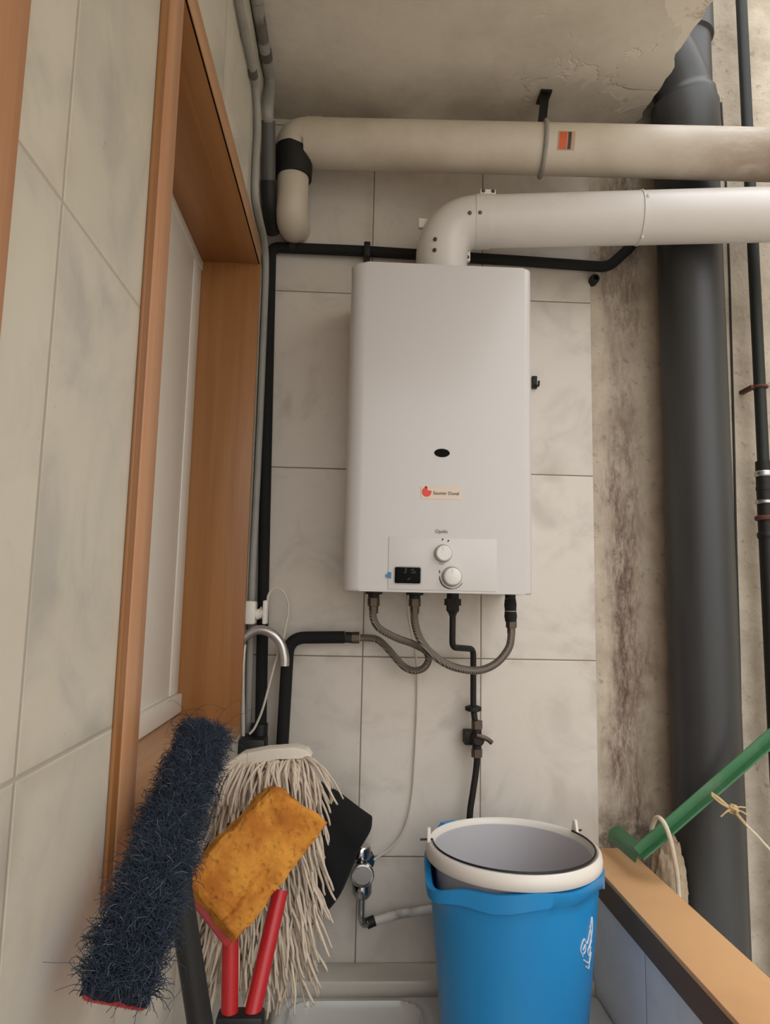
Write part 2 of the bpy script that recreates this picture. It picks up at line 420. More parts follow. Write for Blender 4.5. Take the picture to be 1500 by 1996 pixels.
# ------------------------------------------------------------------ window and door on the left
win = struct(bpy.data.objects.new('window_1', None)); win.location = (XL, -.43, WZ0); COL.objects.link(win)
def wpart(bb, name, mat, **k): o = bb.build(name, mat, win, **k); o['kind'] = 'structure'; return o
FR = -.234
b = B(); b.box((XL - .0, -.816, WZ0 - .012), (FR, -.766, 2.31), .003); wpart(b, 'architrave', M['wood'])
b = B(); b.box((XL - .0, -.834, WZ0 - .012), (FR - .0015, -.816, 2.31), .002); wpart(b, 'edge_shade_strip', M['wood_dark'])  # architrave's shaded side, put in as a strip of darker wood
b = B(); b.box((XL - .16, WY0, WZ0), (FR - .001, -.766, WZ1), .002); wpart(b, 'near_jamb', M['wood_dark'])
b = B(); b.box((XL - .16, -.103, WZ0), (FR, WY1, WZ1), .002); wpart(b, 'far_jamb', M['wood_dark'])
b = B(); b.box((XL - .16, -.766, 2.236), (FR - .001, -.103, WZ1), .001); wpart(b, 'lintel', M['wood_lintel'])
b = B(); b.box((XL + .0, -.766, 2.236), (FR, -.088, 2.275), .002); wpart(b, 'lintel_casing', M['wood_y'])
b = B(); b.prism([(XL - .16, -.766, WZ0), (FR, -.766, WZ0), (FR, -.766, 1.302), (XL - .12, -.766, 1.327), (XL - .16, -.766, 1.327)], (0, .663, 0), .001); wpart(b, 'sill', M['wood_y'])
b = B(); b.box((-.40, -.766, 1.326), (-.346, -.103, 1.362), .003); wpart(b, 'white_sill', M['white_pvc'])
b = B(); b.box((-.40, -.766, 2.215), (-.352, -.103, 2.236), .002); wpart(b, 'top_frame', M['white_pvc'])
b = B(); b.box((-.40, -.163, 1.362), (-.354, -.103, 2.215), .004); wpart(b, 'frame', M['white_pvc'])
b = B(); b.box((-.40, -.766, 1.362), (-.354, -.706, 2.215), .004); wpart(b, 'frame', M['white_pvc'])
b = B()
for y0, y1 in ((-.40, -.1625), (-.7065, -.60)): b.box((-.395, y0, 1.362), (-.356, y1, 2.215), .003)
b.box((-.395, -.602, 1.362), (-.363, -.398, 1.43), .004); b.box((-.395, -.602, 2.15), (-.363, -.398, 2.215), .004)
wpart(b, 'sash', M['white_pvc'])
b = B(); b.box((-.380, -.634, 1.43), (-.376, -.398, 2.15)); wpart(b, 'pane', M['glass'])
b = B(); b.box((-.3995, -.634, 1.43), (-.392, -.398, 2.15)); wpart(b, 'light_stop_slab', M['white_pvc'])  # unseen slab added behind the glass to keep sky light from leaking in
door = struct(bpy.data.objects.new('door_1', None)); door.location = (XL, -1.2, 0); COL.objects.link(door)
b = B(); b.box((XL, -1.21, 0), (XL + .012, -1.106, 2.5), .003); o = b.build('casing', M['wood'], door); o['kind'] = 'structure'
b = B(); b.box((XL, -2.0, 2.42), (XL + .012, -1.21, 2.5), .003); o = b.build('casing', M['wood_y'], door); o['kind'] = 'structure'
b = B(); b.box((XL, -2.0, 0), (XL + .006, -1.21, 2.42), .001); o = b.build('leaf', M['wood'], door); o['kind'] = 'structure'

# ================================================================== water heater
HX0, HX1, HZ0, HZ1, HY = -.043, .304, 1.563, 2.188, -.23
heater = thing('gas_water_heater', 'white boxy gas water heater hung on the marbled tile wall', 'water heater', (.13, 0, HZ0))
prof = [(HX0 + .004, -.0)]
def arc2(cx, cy, r, a0, a1, n=8): return [(cx + r*math.cos(a0 + (a1-a0)*i/n), cy + r*math.sin(a0 + (a1-a0)*i/n)) for i in range(n+1)]
prof += arc2(HX0 + .030, HY + .030, .030, PI, 1.5*PI) + arc2(HX1 - .016, HY + .016, .016, 1.5*PI, 2*PI) + [(HX1 - .002, 0)]
b = B(); b.prism([(x, y, HZ0) for x, y in prof], (0, 0, HZ1 - HZ0), .004, 3); b.build('casing', M['enamel'], heater, ang=30)
def hp(px, py, off=0.0): return P(px, py, HY - off)
# raised control panel
a = hp(757, 1046); c_ = hp(967, 1150)
b = B(); b.box((a.x, HY - .0012, HZ0 + .004), (c_.x, HY + .004, a.z), .0011, 3); b.build('control_panel', M['enamel_panel'], heater)
PYF = HY - .0012
q = hp(861, 883)
b = B()
ell = [(q.x + .0145*math.cos(2*PI*i/40), HY - .0012, q.z + .0078*math.sin(2*PI*i/40)) for i in range(40)]
b.prism(ell, (0, .004, 0), .0008, 1); b.build('viewing_window', M['display'], heater)
# badge
q = hp(859, 961)
b = B(); b.box((q.x - .0375, HY - .0006, q.z - .0118), (q.x + .0375, HY + .001, q.z + .0118), .0004, 1); bad = b.build('badge', M['sticker'], heater)
lg = Vector((q.x - .0265, HY - .0006, q.z + .0012))
b = B(); pts = []
for i in range(40):                                      # round red mark with a notch at its upper right
    an = math.radians(78 + 360*i/39*0 + i*(300/39)); pts.append((lg.x + .0088*math.cos(an), lg.y, lg.z + .0088*math.sin(an)))
pts.append((lg.x + .0018, lg.y, lg.z + .0030))
b.prism(pts, (0, -.0005, 0)); 
b.disc_stack((lg.x - .0015, lg.y, lg.z + .0090), (0, -1, 0), [(.0022, 0), (.0022, .0005)], 16)
b.build('logo', M['logo_red'], bad, smooth=False)
text('lettering', 'Saunier Duval', .0086, M['ink'], (q.x + .0095, HY - .0009, q.z - .0006), bad)
q = hp(860, 1036); text('lettering', 'Opalia', .0088, M['ink_grey'], (q.x, PYF - .0003, q.z), heater)
# knobs
def knob(px, py, r, ring):
    q = P(px, py, PYF)
    b = B(); b.disc_stack((q.x, PYF + .001, q.z), (0, -1, 0), [(r*1.16, 0), (r*1.16, .003), (r*1.1, .004)], 40); k0 = b.build('knob', M['knob_ring'] if ring else M['knob'], heater)
    b = B(); b.disc_stack((q.x, PYF, q.z), (0, -1, 0), [(r, 0), (r, .012), (r*.93, .0145), (r*.86, .0152)], 40)
    b.box((q.x - .0012, PYF - .0160, q.z + r*.35), (q.x + .0012, PYF - .0150, q.z + r*.8)); b.build('knob_cap', M['knob'], k0)
    return q
q = knob(863, 1079, .0142, True)
for dx, dz in ((-.002, .0245), (.0085, .0222)):
    b = B(); b.prism([(q.x + dx, PYF, q.z + dz + .0035), (q.x + dx + .0035, PYF, q.z + dz + .002), (q.x + dx - .0005, PYF, q.z + dz - .002)], (0, -.0004, 0)); b.build('dial_mark', M['ink'], heater, smooth=False)
b = B(); b.torus((q.x, PYF - .0003, q.z), (0, -1, 0), .0195, .0004, 12, 6, math.radians(20), math.radians(50))
b.build('dial_mark', M['ink'], heater, smooth=False)
q = knob(880, 1124, .0158, True)
b = B(); pts = [(q.x + .0222*math.cos(a_), PYF - .0002, q.z + .0222*math.sin(a_)) for a_ in [math.radians(180 + 150*i/30) for i in range(31)]]
b.tube(pts, [.0004 + .0008*math.sin(PI*min(1, (i+3)/24)) if i < 22 else .0006 for i in range(31)], 8); b.build('dial_mark', M['ink'], heater); b = B(); b.box((q.x - .0232, PYF - .0004, q.z + .006), (q.x - .0212, PYF + .0004, q.z + .011))
b.build('dial_mark', M['ink'], heater)
# display with its small symbols
a = P(768, 1104, PYF); c_ = P(820, 1139, PYF)
b = B(); b.box((a.x, PYF - .0015, c_.z), (c_.x, PYF + .003, a.z), .0044, 4); dsp = b.build('display', M['display'], heater)
dc = (a + c_) / 2
b = B()
for s_ in ([(-.004, .008), (-.0025, .0115), (-.0052, .0135)], [(-.0068, .0055), (-.0048, .0035), (-.0028, .0060), (-.0045, .0085)], [(.0060, .0085), (.0090, .0115), (.0115, .0080), (.0150, .0040)],
           [(.0062, .0040), (.0095, .0065), (.0110, .0035)], [(.0000, -.0080), (.0032, -.0058), (.0048, -.0045)]):
    b.tube([(dc.x + x, PYF - .0016, dc.z + z) for x, z in s_], .0004, 6)
b.build('display_symbol', M['ink_grey'], dsp)
q = P(757, 1121, PYF)
b = B(); b.prism([(q.x - .0062, HY - .001, q.z - .001), (q.x - .002, HY - .001, q.z - .0048), (q.x + .0048, HY - .001, q.z - .0055), (q.x + .0048, HY - .001, q.z + .005), (q.x, HY - .001, q.z + .0055)], (0, -.002, 0)); b.build('blue_sticker', M['blue_dot'], heater, smooth=False)
# connection stubs under the casing
for px in (728, 808):
    q = P(px, 1160, -.12); b = B(); b.disc_stack((q.x, -.12, HZ0 + .002), (0, 0, -1), [(.017, 0), (.017, .006), (.011, .007), (.011, .014)], 20); b.build('connector', M['black_iron'], heater)
q = P(882, 1165, -.12); b = B(); b.disc_stack((q.x, -.12, HZ0 + .002), (0, 0, -1), [(.012, 0), (.012, .012)], 20); b.build('connector', M['black_iron'], heater)
q = P(994, 1165, -.12); b = B(); b.disc_stack((q.x, -.12, HZ0 + .002), (0, 0, -1), [(.0105, 0), (.0105, .010)], 20); b.build('connector', M['black_iron'], heater)

# ------------------------------------------------------------------ lower flue from the heater
fx = .142; fr = .0535
flue = thing('flue_pipe', 'white lower flue pipe rising from the water heater and elbowing right', 'flue pipe', (fx, -.12, HZ1), 'flue pipes running right under the slab')
zA = 2.335
E1 = Vector((1.35, -.285, 2.333)); bend = Vector((fx, -.12, zA))
ed = (E1 - bend).normalized()
path = [Vector((fx, -.12, HZ1 + .0005)), Vector((fx, -.12, zA - .082))]
p0, p1 = Vector((fx, -.12, zA - .082)), bend + ed*.082
for j in range(1, 14):
    t_ = j/14; path.append(p0*(1-t_)**2 + bend*2*t_*(1-t_)*1.0 + p1*t_*t_)
path.append(p1)
b = B(); b.tube(path, fr, 40); elb = b.build('elbow', M['flue_white'], flue, ang=60)
b = B(); b.tube([p1 + ed*0.0, bend + ed*.92], fr - .001, 48); tub = b.build('tube', M['flue_white'], flue, ang=60)
b = B(); b.tube([p1 - ed*.012, p1 + ed*.018], fr + .0012, 48); b.build('collar', M['flue_white'], flue)
b = B(); b.cyl((fx, -.12, HZ1 + .0005), (fx, -.12, HZ1 + .022), fr + .0012, 40); b.build('collar', M['flue_white'], flue)
sm = bend + ed*.40
b = B(); b.tube([sm, sm + ed*.003], fr + .0008, 48); o = b.build('seam', M['flue_white'], flue)
for (ang_, blob) in ((-20, .004), (70, .0035)):
    d = (Vector((0, -1, 0))*math.cos(math.radians(ang_)) + Vector((0, 0, -1))*math.sin(math.radians(ang_)))
    b = B(); b.disc_stack(sm + d*(fr - .001), d, [(blob, 0), (blob*.9, .003), (blob*.4, .005), (0, .0055)], 12); b.build('sealant_blob', M['white_pvc'], flue)
def screw_on(q, nrm, par=flue):
    b = B(); b.disc_stack(q - nrm*.001, nrm, [(.0042, 0), (.0042, .002), (.003, .0036), (0, .004)], 14); b.build('screw', M['screw'], par)
for px, py in ((848, 466), (847, 487)):
    q = P(px, py, -.12 - fr*.96); cc = Vector((fx, -.12, q.z)); dx = max(-.9*fr, min(.9*fr, q.x - fx)); n_ = Vector((dx, -math.sqrt(fr*fr - dx*dx), 0)).normalized(); screw_on(cc + n_*(fr + .0008), n_)
for px, py in ((908, 418), (928, 419)):
    q = P(px, py, -.12 - fr); s_ = (q - bend).dot(ed); cc = bend + ed*s_; up = max(-.9*fr, min(.9*fr, q.z - cc.z)); n_ = Vector((0, -math.sqrt(fr*fr - up*up), up)).normalized(); screw_on(cc + n_*(fr + .0006), n_)
b = B()
q = p1 + ed*.006 + Vector((0, -.5, .866))*(fr + .002); b.box((q.x - .014, q.y - .004, q.z - .004), (q.x + .018, q.y + .004, q.z + .006), .001)
bk = b.build('bracket', M['white_pvc'], flue)
for dx in (-.008, .012): screw_on(q + Vector((dx, -.0035, .002)), Vector((0, -1, 0)), bk)
b = B(); q = P(909, 498, -.12); b.box((q.x - .008, q.y - .005, q.z - .014), (q.x + .007, q.y + .005, q.z + .013), .001); lug = b.build('bracket', M['white_pvc'], flue)
for dz in (-.006, .009): screw_on(Vector((q.x + .001, q.y - .0048, q.z + dz)), Vector((0, -1, 0)), lug)
b = B(); q = P(823, 437, -.12); b.box((q.x - .008, -.126, q.z - .010), (q.x + .010, -.114, q.z + .010), .001); b.build('bracket', M['white_pvc'], flue)

# ------------------------------------------------------------------ upper flue under the slab
A = Vector((P(600, 280, -.10).x, -.10, 2.514)); Bq = Vector((.83, -.215, 2.460)); ud = (Bq - A).normalized(); U1 = A + ud*1.2
up_r = .050
flue2 = thing('flue_pipe', 'aged cream upper flue pipe hung just under the concrete slab', 'flue pipe', A, 'flue pipes running right under the slab')
b = B(); b.tube([A, U1], up_r, 48); b.build('tube', M['flue_old'], flue2, ang=60)
b = B(); b.tube([A + ud*.0, A + ud*.03], up_r + .0012, 48); b.build('collar', M['flue_old'], flue2)
dn = P(571, 340, -.10); el = [A + ud*.004]
pc = Vector((dn.x, -.10, A.z)); pe = Vector((dn.x, -.10, A.z - .03))
for j in range(1, 13):
    t_ = j/12; el.append(A*(1-t_)**2 + pc*2*t_*(1-t_) + pe*t_*t_)
b = B(); b.tube(el, [up_r] + [up_r - (up_r - .037)*(j/12)**2 for j in range(1, 13)], 40); b.build('elbow', M['flue_old'], flue2, ang=60)
tp = P(572, 345, -.10); b = B(); b.tube([Vector((dn.x, -.10, A.z - .018)), Vector((dn.x + .001, -.10, tp.z - .004))], [.0415, .0385], 40); b.build('tape_band', M['black_tape'], flue2)
lo = P(569, 436, -.10)
ppts = [Vector((dn.x, -.10, tp.z + .005)), Vector((dn.x, -.10, lo.z + .045)), Vector((dn.x, -.088, lo.z + .022)), Vector((dn.x, -.06, lo.z + .020)), Vector((dn.x, -.0005, lo.z + .040))]
b = B(); b.tube(smooth_path(ppts, 8), .0335, 36); b.build('end_bend', M['flue_old'], flue2, ang=60)
q = P(1055, 280, -.13); s_ = (q - A).dot(ud); hc = A + ud*s_
b = B(); b.torus(hc, ud, up_r + .003, .0045, 48, 10); b.build('hanger_ring', M['grey_pvc'], flue2)
b = B(); ctop = PZ(1062, 184, 2.637); cbot = hc + Vector((0, .012, up_r + .002)); hv = (ctop - cbot)/2; b.obox((ctop + cbot)/2, Vector((.009, 0, 0)), hv, Vector((0, -hv.z, hv.y)).normalized()*.002); b.box((ctop.x - .012, ctop.y - .012, 2.635), (ctop.x + .012, ctop.y + .03, 2.640)); b.build('hanger_bracket', M['black_iron'], flue2, smooth=False)
# wrapped sticker on the flue face
def patch(c0, ax, r, a0, a1, l0, l1, mat, name, par, n=10):
    e1 = Vector((0, -1, 0)); e1 = (e1 - ax*e1.dot(ax)).normalized(); e2 = ax.cross(e1); e2 = e2 if e2.z > 0 else -e2
    bb = B(); rows = []
    for l in (l0, l1):
        rows.append([[bb.bm.verts.new(c0 + ax*l + (e1*math.cos(a0 + (a1-a0)*i/n) + e2*math.sin(a0 + (a1-a0)*i/n))*rr) for i in range(n+1)] for rr in (r, r + .0006)])
    (ia, oa), (ib, ob) = rows
    for i in range(n):
        bb.bm.faces.new((oa[i], oa[i+1], ob[i+1], ob[i])); bb.bm.faces.new((ia[i], ib[i], ib[i+1], ia[i+1]))
        bb.bm.faces.new((ia[i], ia[i+1], oa[i+1], oa[i])); bb.bm.faces.new((ib[i+1], ib[i], ob[i], ob[i+1]))
    bb.bm.faces.new((ia[0], oa[0], ob[0], ib[0])); bb.bm.faces.new((ia[n], ib[n], ob[n], oa[n]))
    return bb.build(name, mat, par)
s0 = (P(1083, 298, -.19) - A).dot(ud)
st = patch(A, ud, up_r, -.62, .12, s0, s0 + .034, M['pale_label'], 'sticker', flue2)
patch(A, ud, up_r + .0004, -.58, .08, s0 + .003, s0 + .018, M['orange_label'], 'orange_field', st)
patch(A, ud, up_r + .0004, -.58, .08, s0 + .020, s0 + .0265, M['ink'], 'black_field', st)

# ------------------------------------------------------------------ pipes and hoses on the back wall
bp = thing('insulated_pipe', 'black insulated pipe running up the corner and across behind the heater', 'pipe', P(505, 1450, -.0165))
pts = [P(507, 1462, -.0165), P(516, 1000, -.0165), P(528, 482, -.0165), P(700, 489, -.0165), P(1000, 508, -.0165), P(1185, 521, -.0165), P(1232, 478, -.0165), P(1262, 430, -.0165)]
b = B(); b.tube(fillet(pts[:3] + pts[3:], .02), .0118, 20); b.build('pipe', M['black_foam'], bp, ang=60)
q = P(570, 480, -.0165); b = B(); b.tube([q - Vector((.006, 0, 0)), q + Vector((.006, 0, 0))], .016, 20); b.build('clamp', M['black_iron'], bp)
q = P(714, 490, -.0165); b = B(); b.box((q.x - .006, -.036, q.z - .019), (q.x + .008, -.0005, q.z + .014), .002); b.build('clamp', M['black_iron'], bp)

rp_ = thing('insulated_pipe', 'black insulated riser ending left of the heater in a braided hose', 'pipe', P(551, 1450, -.035))
pts = [P(549, 1470, -.035), P(562, 1243, -.035), P(672, 1242, -.035)]
b = B(); b.tube(fillet(pts, .035), .0125, 20); b.build('pipe', M['black_foam'], rp_, ang=60)
b = B(); b.tube([P(672, 1242, -.035), P(686, 1243, -.035)], .0112, 6); b.build('nut', M['black_iron'], rp_)
b = B(); b.tube([P(685, 1243, -.035), P(700, 1243, -.035)], [.0118, .0118], 6); b.build('nut', M['brass_dull'], rp_, ang=20)

def hose(label, pts, r, nuts, loc):
    h = thing('braided_hose', label, 'hose', loc, 'braided hoses under the water heater')
    b = B(); b.tube(smooth_path(pts, 8), r, 14); b.build('tube', M['braid'], h, ang=60)
    for a, c_, rr in nuts:
        b = B(); d = (c_ - a)
        b.tube([a, a + d*.5, a + d*.52, c_], [rr, rr, rr*.78, rr*.72], 6); b.build('nut', M['brass_dull'], h, ang=20)
    return h
h1 = [(728,1183,-.12),(727,1203,-.12),(738,1224,-.115),(771,1243,-.105),(804,1255,-.095),(829,1269,-.085),(835,1286,-.078),(824,1303,-.070),(804,1307,-.062),(783,1296,-.055),(754,1263,-.045),(733,1246,-.038),(702,1243,-.035)]
hose('steel braided hose looping from the heater left port to the black riser', [P(*p_) for p_ in h1], .0072,
     [(Vector((P(728,1160,-.12).x, -.12, HZ0 - .012)), P(728, 1196, -.12), .0118)], P(702, 1243, -.035))
h2 = [(808,1183,-.12),(808,1212,-.12),(818,1245,-.12),(841,1274,-.12),(878,1298,-.12),(928,1307,-.12),(965,1294,-.12),(990,1265,-.12),(996,1238,-.12),(996,1215,-.12)]
hose('steel braided hose hanging in a wide U under the heater', [P(*p_) for p_ in h2], .0076,
     [(Vector((P(808,1160,-.12).x, -.12, HZ0 - .012)), P(808, 1196, -.12), .0118), (P(996, 1211, -.12), P(996, 1236, -.12), .0108)], P(928, 1307, -.12))
st = thing('insulated_pipe', 'short black wrapped pipe stub under the heater right corner', 'pipe', P(995, 1213, -.12))
q0 = Vector((P(994, 1165, -.12).x, -.12, HZ0 - .008)); q1 = P(995, 1212, -.12)
b = B(); b.tube([q0, q0.lerp(q1, .25), q0.lerp(q1, .5), q0.lerp(q1, .75), q1], [.0108, .0122, .0112, .0124, .0108], 20); b.build('pipe', M['black_foam'], st)
q = q0.lerp(q1, .52); b = B(); b.cyl(q, q - Vector((0, 0, .0015)), .0118); b.build('band', M['grey_pvc'], st)

gas = thing('gas_pipe', 'thin black gas pipe with valve dropping from the heater towards the bucket', 'pipe', P(915, 1592, -.02))
pts = [P(882, 1192, -.12), P(881, 1262, -.105), P(922, 1265, -.045), P(922, 1380, -.03), P(926, 1412, -.03)]
b = B(); b.tube(fillet(pts, .014, 6), .0062, 14); b.build('pipe', M['black_iron'], gas, ang=60)
q = Vector((P(882, 1165, -.12).x, -.12, HZ0 - .010))
b = B(); b.disc_stack(q, (0, 0, -1), [(.0165, 0), (.0165, .013)], 6); b.build('nut', M['black_iron'], gas, ang=20)
b = B(); b.disc_stack(q - Vector((0, 0, .013)), (0, 0, -1), [(.0125, 0), (.0125, .010), (.008, .016), (.007, .020)], 6); b.build('nut', M['black_iron'], gas, ang=20)
q = P(922, 1381, -.03); b = B(); b.disc_stack(q, (0, 0, 1), [(.011, -.006), (.0168, -.0035), (.0168, .0035), (.011, .006)], 20); b.build('flange', M['black_iron'], gas)
q = P(929, 1440, -.035)
b = B(); b.cyl((q.x, q.y, q.z + .032), (q.x, q.y, q.z - .032), .0095, 16); b.disc_stack((q.x, q.y + .0, q.z), (0, -1, 0), [(.013, -.004), (.013, .014), (.009, .018)], 16)
b.box((q.x - .024, q.y + .004, q.z - .014), (q.x + .008, 0, q.z + .014), .002); vl = b.build('valve', M['black_iron'], gas)
b = B(); b.tube(smooth_path([(q.x - .004, q.y - .018, q.z + .010), (q.x + .016, q.y - .020, q.z + .004), (q.x + .027, q.y - .020, q.z - .004)], 4), .0048, 10); b.build('valve_handle', M['brass_dull'], vl)
for s_ in (1, -1):
    b = B(); b.cyl((q.x, q.y, q.z + s_*.020), (q.x, q.y, q.z + s_*.036), .0112, 6); b.build('valve_nut', M['brass_dull'], vl, ang=20)
b = B(); b.tube(smooth_path([P(930, 1472, -.034), P(927, 1505, -.030), P(921, 1546, -.030), P(915, 1592, -.030), P(913, 1680, -.032), P(913, 1800, -.032), Vector((P(913, 1800, -.032).x, -.032, .832))], 6), .0066, 14); b.build('pipe', M['black_iron'], gas, ang=60)

cb = thing('cable', 'thin pale cable hanging down the tiles from heater to tap', 'cable', P(735, 1672, -.02))
pts = [P(793, 1168, -.09), P(797, 1210, -.07), P(808, 1265, -.035), P(813, 1320, -.008), P(812, 1400, -.006), P(808, 1480, -.006), P(803, 1550, -.006), P(790, 1610, -.010), P(765, 1650, -.016), P(728, 1676, -.022)]
pts.insert(0, Vector((pts[0].x, pts[0].y, HZ0 + .001)))
b = B(); b.tube(smooth_path(pts, 8), .0021, 8); b.build('cord', M['white_cable'], cb)
hk = thing('wall_hook', 'small dark hook on the tiles right of the heater', 'hook', P(1043, 745, 0))
q = P(1042, 745, -.006); b = B(); b.box((q.x - .006, -.008, q.z - .014), (q.x + .005, 0, q.z + .014), .001); b.tube(smooth_path([(q.x, -.008, q.z - .008), (q.x + .004, -.02, q.z - .012), (q.x + .004, -.024, q.z - .002)], 5), .0025, 8); b.build('hook', M['black_iron'], hk)
pl = thing('pipe_stub', 'dark round pipe stub at the tile edge right of the heater top', 'pipe stub', P(1156, 547, 0))
q = P(1156, 547, -.004); b = B(); b.disc_stack((q.x, .004, q.z), (0, -1, 0), [(.0105, 0), (.0105, .020), (.009, .023), (.006, .023), (.006, .012)], 20); b.build('stub', M['black_iron'], pl)

# ------------------------------------------------------------------ conduits in the left corner
ca = thing('conduit', 'thin grey conduit on the left wall, turning down the corner beside the window', 'conduit', PX(476, 1150, XL), 'grey conduits in the left corner')
pts = [Vector((-.2315, -2.3, PX(452, -70, -.2315).z))] + [PX(px, py, -.2315) for px, py in ((452, -70), (465, 0), (493, 140), (499, 180), (502, 250), (498, 330), (498, 385), (505, 425), (514, 465), (518, 520), (514, 640), (503, 900), (491, 1150), (484, 1400), (483, 1428))]
b = B(); b.tube(smooth_path(pts, 8), .0070, 16); b.build('tube', M['grey_pvc'], ca, ang=60)
q = PX(493, 143, -.2315); d = (pts[3] - pts[2]).normalized(); b = B(); b.tube([q - d*.008, q + d*.008], .0083, 16); b.build('coupling', M['grey_dark'], ca)
cb2 = thing('conduit', 'grey conduit along the slab, dropping into black tape by the upper flue', 'conduit', P(530, 450, -.05), 'grey conduits in the left corner')
pts = [Vector((PZ(480, -60, 2.6265).x, -2.3, 2.6265)), PZ(480, -60, 2.6265), PZ(489, 0, 2.6265), PZ(507, 103, 2.6265), PZ(516, 160, 2.6265), PX(522, 215, -.222), PX(523, 240, -.222)]
pts = [Vector((max(p_.x, -.2275), p_.y, p_.z)) for p_ in pts]
b = B(); b.tube(smooth_path(pts, 8), 0.0112, 16); b.build('tube', M['grey_pvc'], cb2, ang=60)
q = PZ(507, 106, 2.6265); q.x = max(q.x, -.2268); d = (pts[3] - pts[2]).normalized(); b = B(); b.tube([q - d*.010, q + d*.010], .0128, 16); b.build('coupling', M['grey_dark'], cb2)
b = B(); b.tube([PX(523, 236, -.222), PX(524, 360, -.222)], .0140, 20); b.build('duct', M['grey_dark'], cb2)
b = B(); b.tube(smooth_path([PX(523, 352, -.2215), PX(525, 400, -.2205), PX(531, 452, -.219)], 6), .0160, 20); b.build('tape_wrap', M['black_tape'], cb2)

# ------------------------------------------------------------------ socket, cables, spout in the corner
sk = thing('socket_box', 'white wall socket with plug beside the window frame', 'socket', P(487, 1230, -.09))
a = P(476, 1171, -.07); c_ = P(498, 1217, -.07)
b = B(); b.box((XL, -.086, c_.z), (c_.x, -.048, a.z), .004); b.build('box', M['white_pvc'], sk)
pg = thing('power_plug', 'white plug with looping cable pushed into the corner socket', 'plug', P(512, 1195, -.09))
b = B(); b.tube([P(498.5, 1198, -.07), P(508, 1196, -.07), P(514, 1193, -.07)], [.011, .010, .013], 16); b.box(P(510, 1217, -.083), P(524, 1170, -.057), .003); b.build('plug_body', M['white_pvc'], pg)
cpts = [(521,1172,-.07),(523,1160,-.07),(531,1148.5,-.07),(541,1146,-.07),(554,1156,-.07),(562,1177,-.068),(561,1200,-.066),(555,1227,-.064),(552,1244,-.063),(539,1282,-.062),(526,1329,-.061),(512,1381,-.060),(497,1417,-.060),(486,1431,-.062)]
b = B(); b.tube(smooth_path([P(*p_) for p_ in cpts], 6), .0023, 8); b.build('cord', M['white_cable'], pg)
cc_ = thing('cable', 'flat white cable dropping beside the window frame below the curved spout', 'cable', P(476, 1443, -.09))
b = B(); b.tube(smooth_path([PX(477, 1258, -.2345), PX(475, 1275, -.2345), PX(473, 1310, -.2345), PX(474, 1386, -.2345), PX(474, 1434, -.2345)], 6), .0032, 10); b.build('cord', M['white_cable'], cc_)
sp = thing('curved_spout', 'silver grey curved tube hooking out from beside the window frame', 'spout', P(478, 1245, -.12))
spts = [(478,1240,-.082),(497,1229,-.082),(516,1229,-.082),(535,1239,-.082),(548.5,1257,-.082),(554,1282,-.082),(554,1298,-.082)]
sp3 = [P(*p_) for p_ in spts]; sp3.insert(0, Vector((XL, -.082, sp3[0].z - .006)))
b = B(); b.tube(smooth_path(sp3, 8), .0094, 18); b.build('tube', M['alu'], sp, ang=60)
bx = thing('pipe_manifold', 'black pipe manifold low in the corner behind the cotton mop', 'fitting', P(485, 1475, -.06))
a = P(458, 1438, -.06); c_ = P(516, 1480, -.06)
b = B(); b.box((XL, -.075, c_.z - .04), (c_.x, -.01, a.z), .006); q = P(504, 1440, -.03); b.cyl((q.x, -.025, a.z - .01), (q.x, -.025, a.z + .022), .017); q2 = P(549, 1455, -.035)
b.cyl((c_.x - .02, -.035, q2.z - .012), (q2.x + .012, -.035, q2.z - .012), .014); b.build('body', M['black_plastic'], bx)

# ------------------------------------------------------------------ soil stack and pipes in the light well
sx_, sy_, sr = P(1357, 900, -.071).x, -.071, .0668
stk = thing('soil_stack', 'wide dark grey drain stack with branch in the light well', 'drain pipe', (sx_, sy_, -2.4))
cz = P(1345, 168, sy_ - sr).z
b = B(); b.cyl((sx_, sy_, -2.4), (sx_, sy_, cz - .02), sr, 48); b.build('pipe', M['stack'], stk, ang=60)
b = B(); b.disc_stack((sx_, sy_, cz), (0, 0, -1), [(sr + .002, 0), (sr + .0055, .003), (sr + .0055, .10), (sr, .108)], 48); b.build('socket', M['stack'], stk)
b = B(); b.cyl((sx_ + .012, sy_ + .012, cz - .02), (sx_ + .012, sy_ + .012, 5.4), sr - .012, 40); b.build('upper_pipe', M['stack'], stk, ang=60)
bz = P(1380, 40, sy_).z
b = B(); b.disc_stack((sx_ + .012, sy_ + .012, bz), (0, 0, 1), [(sr - .012, -.05), (sr - .005, -.045), (sr - .005, .05), (sr - .012, .055)], 40); b.build('coupling', M['stack'], stk)
bd = Vector((-.40, -.10, .60)).normalized()
b = B(); b.tube(smooth_path([(sx_, sy_, cz - .03), Vector((sx_, sy_, cz + .02)), Vector((sx_, sy_, cz + .05)) + bd*.06, Vector((sx_, sy_, cz + .05)) + bd*.3], 8), [sr]*9 + [sr - .006]*16, 36); b.build('branch', M['stack'], stk, ang=60)
gp = thing('wall_pipe', 'thin dark green pipe down the plaster at the far right', 'pipe', P(1490, 1250, -.04))
q0 = P(1444, 0, -.04); q1 = P(1487, 900, -.04); dd = (q1 - q0)
b = B(); b.tube([q0 - dd*1.5, q1 + dd*.02], .0122, 20); b.build('pipe', M['green_pipe'], gp, ang=60)
b = B(); b.tube([q1, q1 + dd*2.2], .0165, 20); b.build('lower_pipe', M['black_iron'], gp, ang=60)
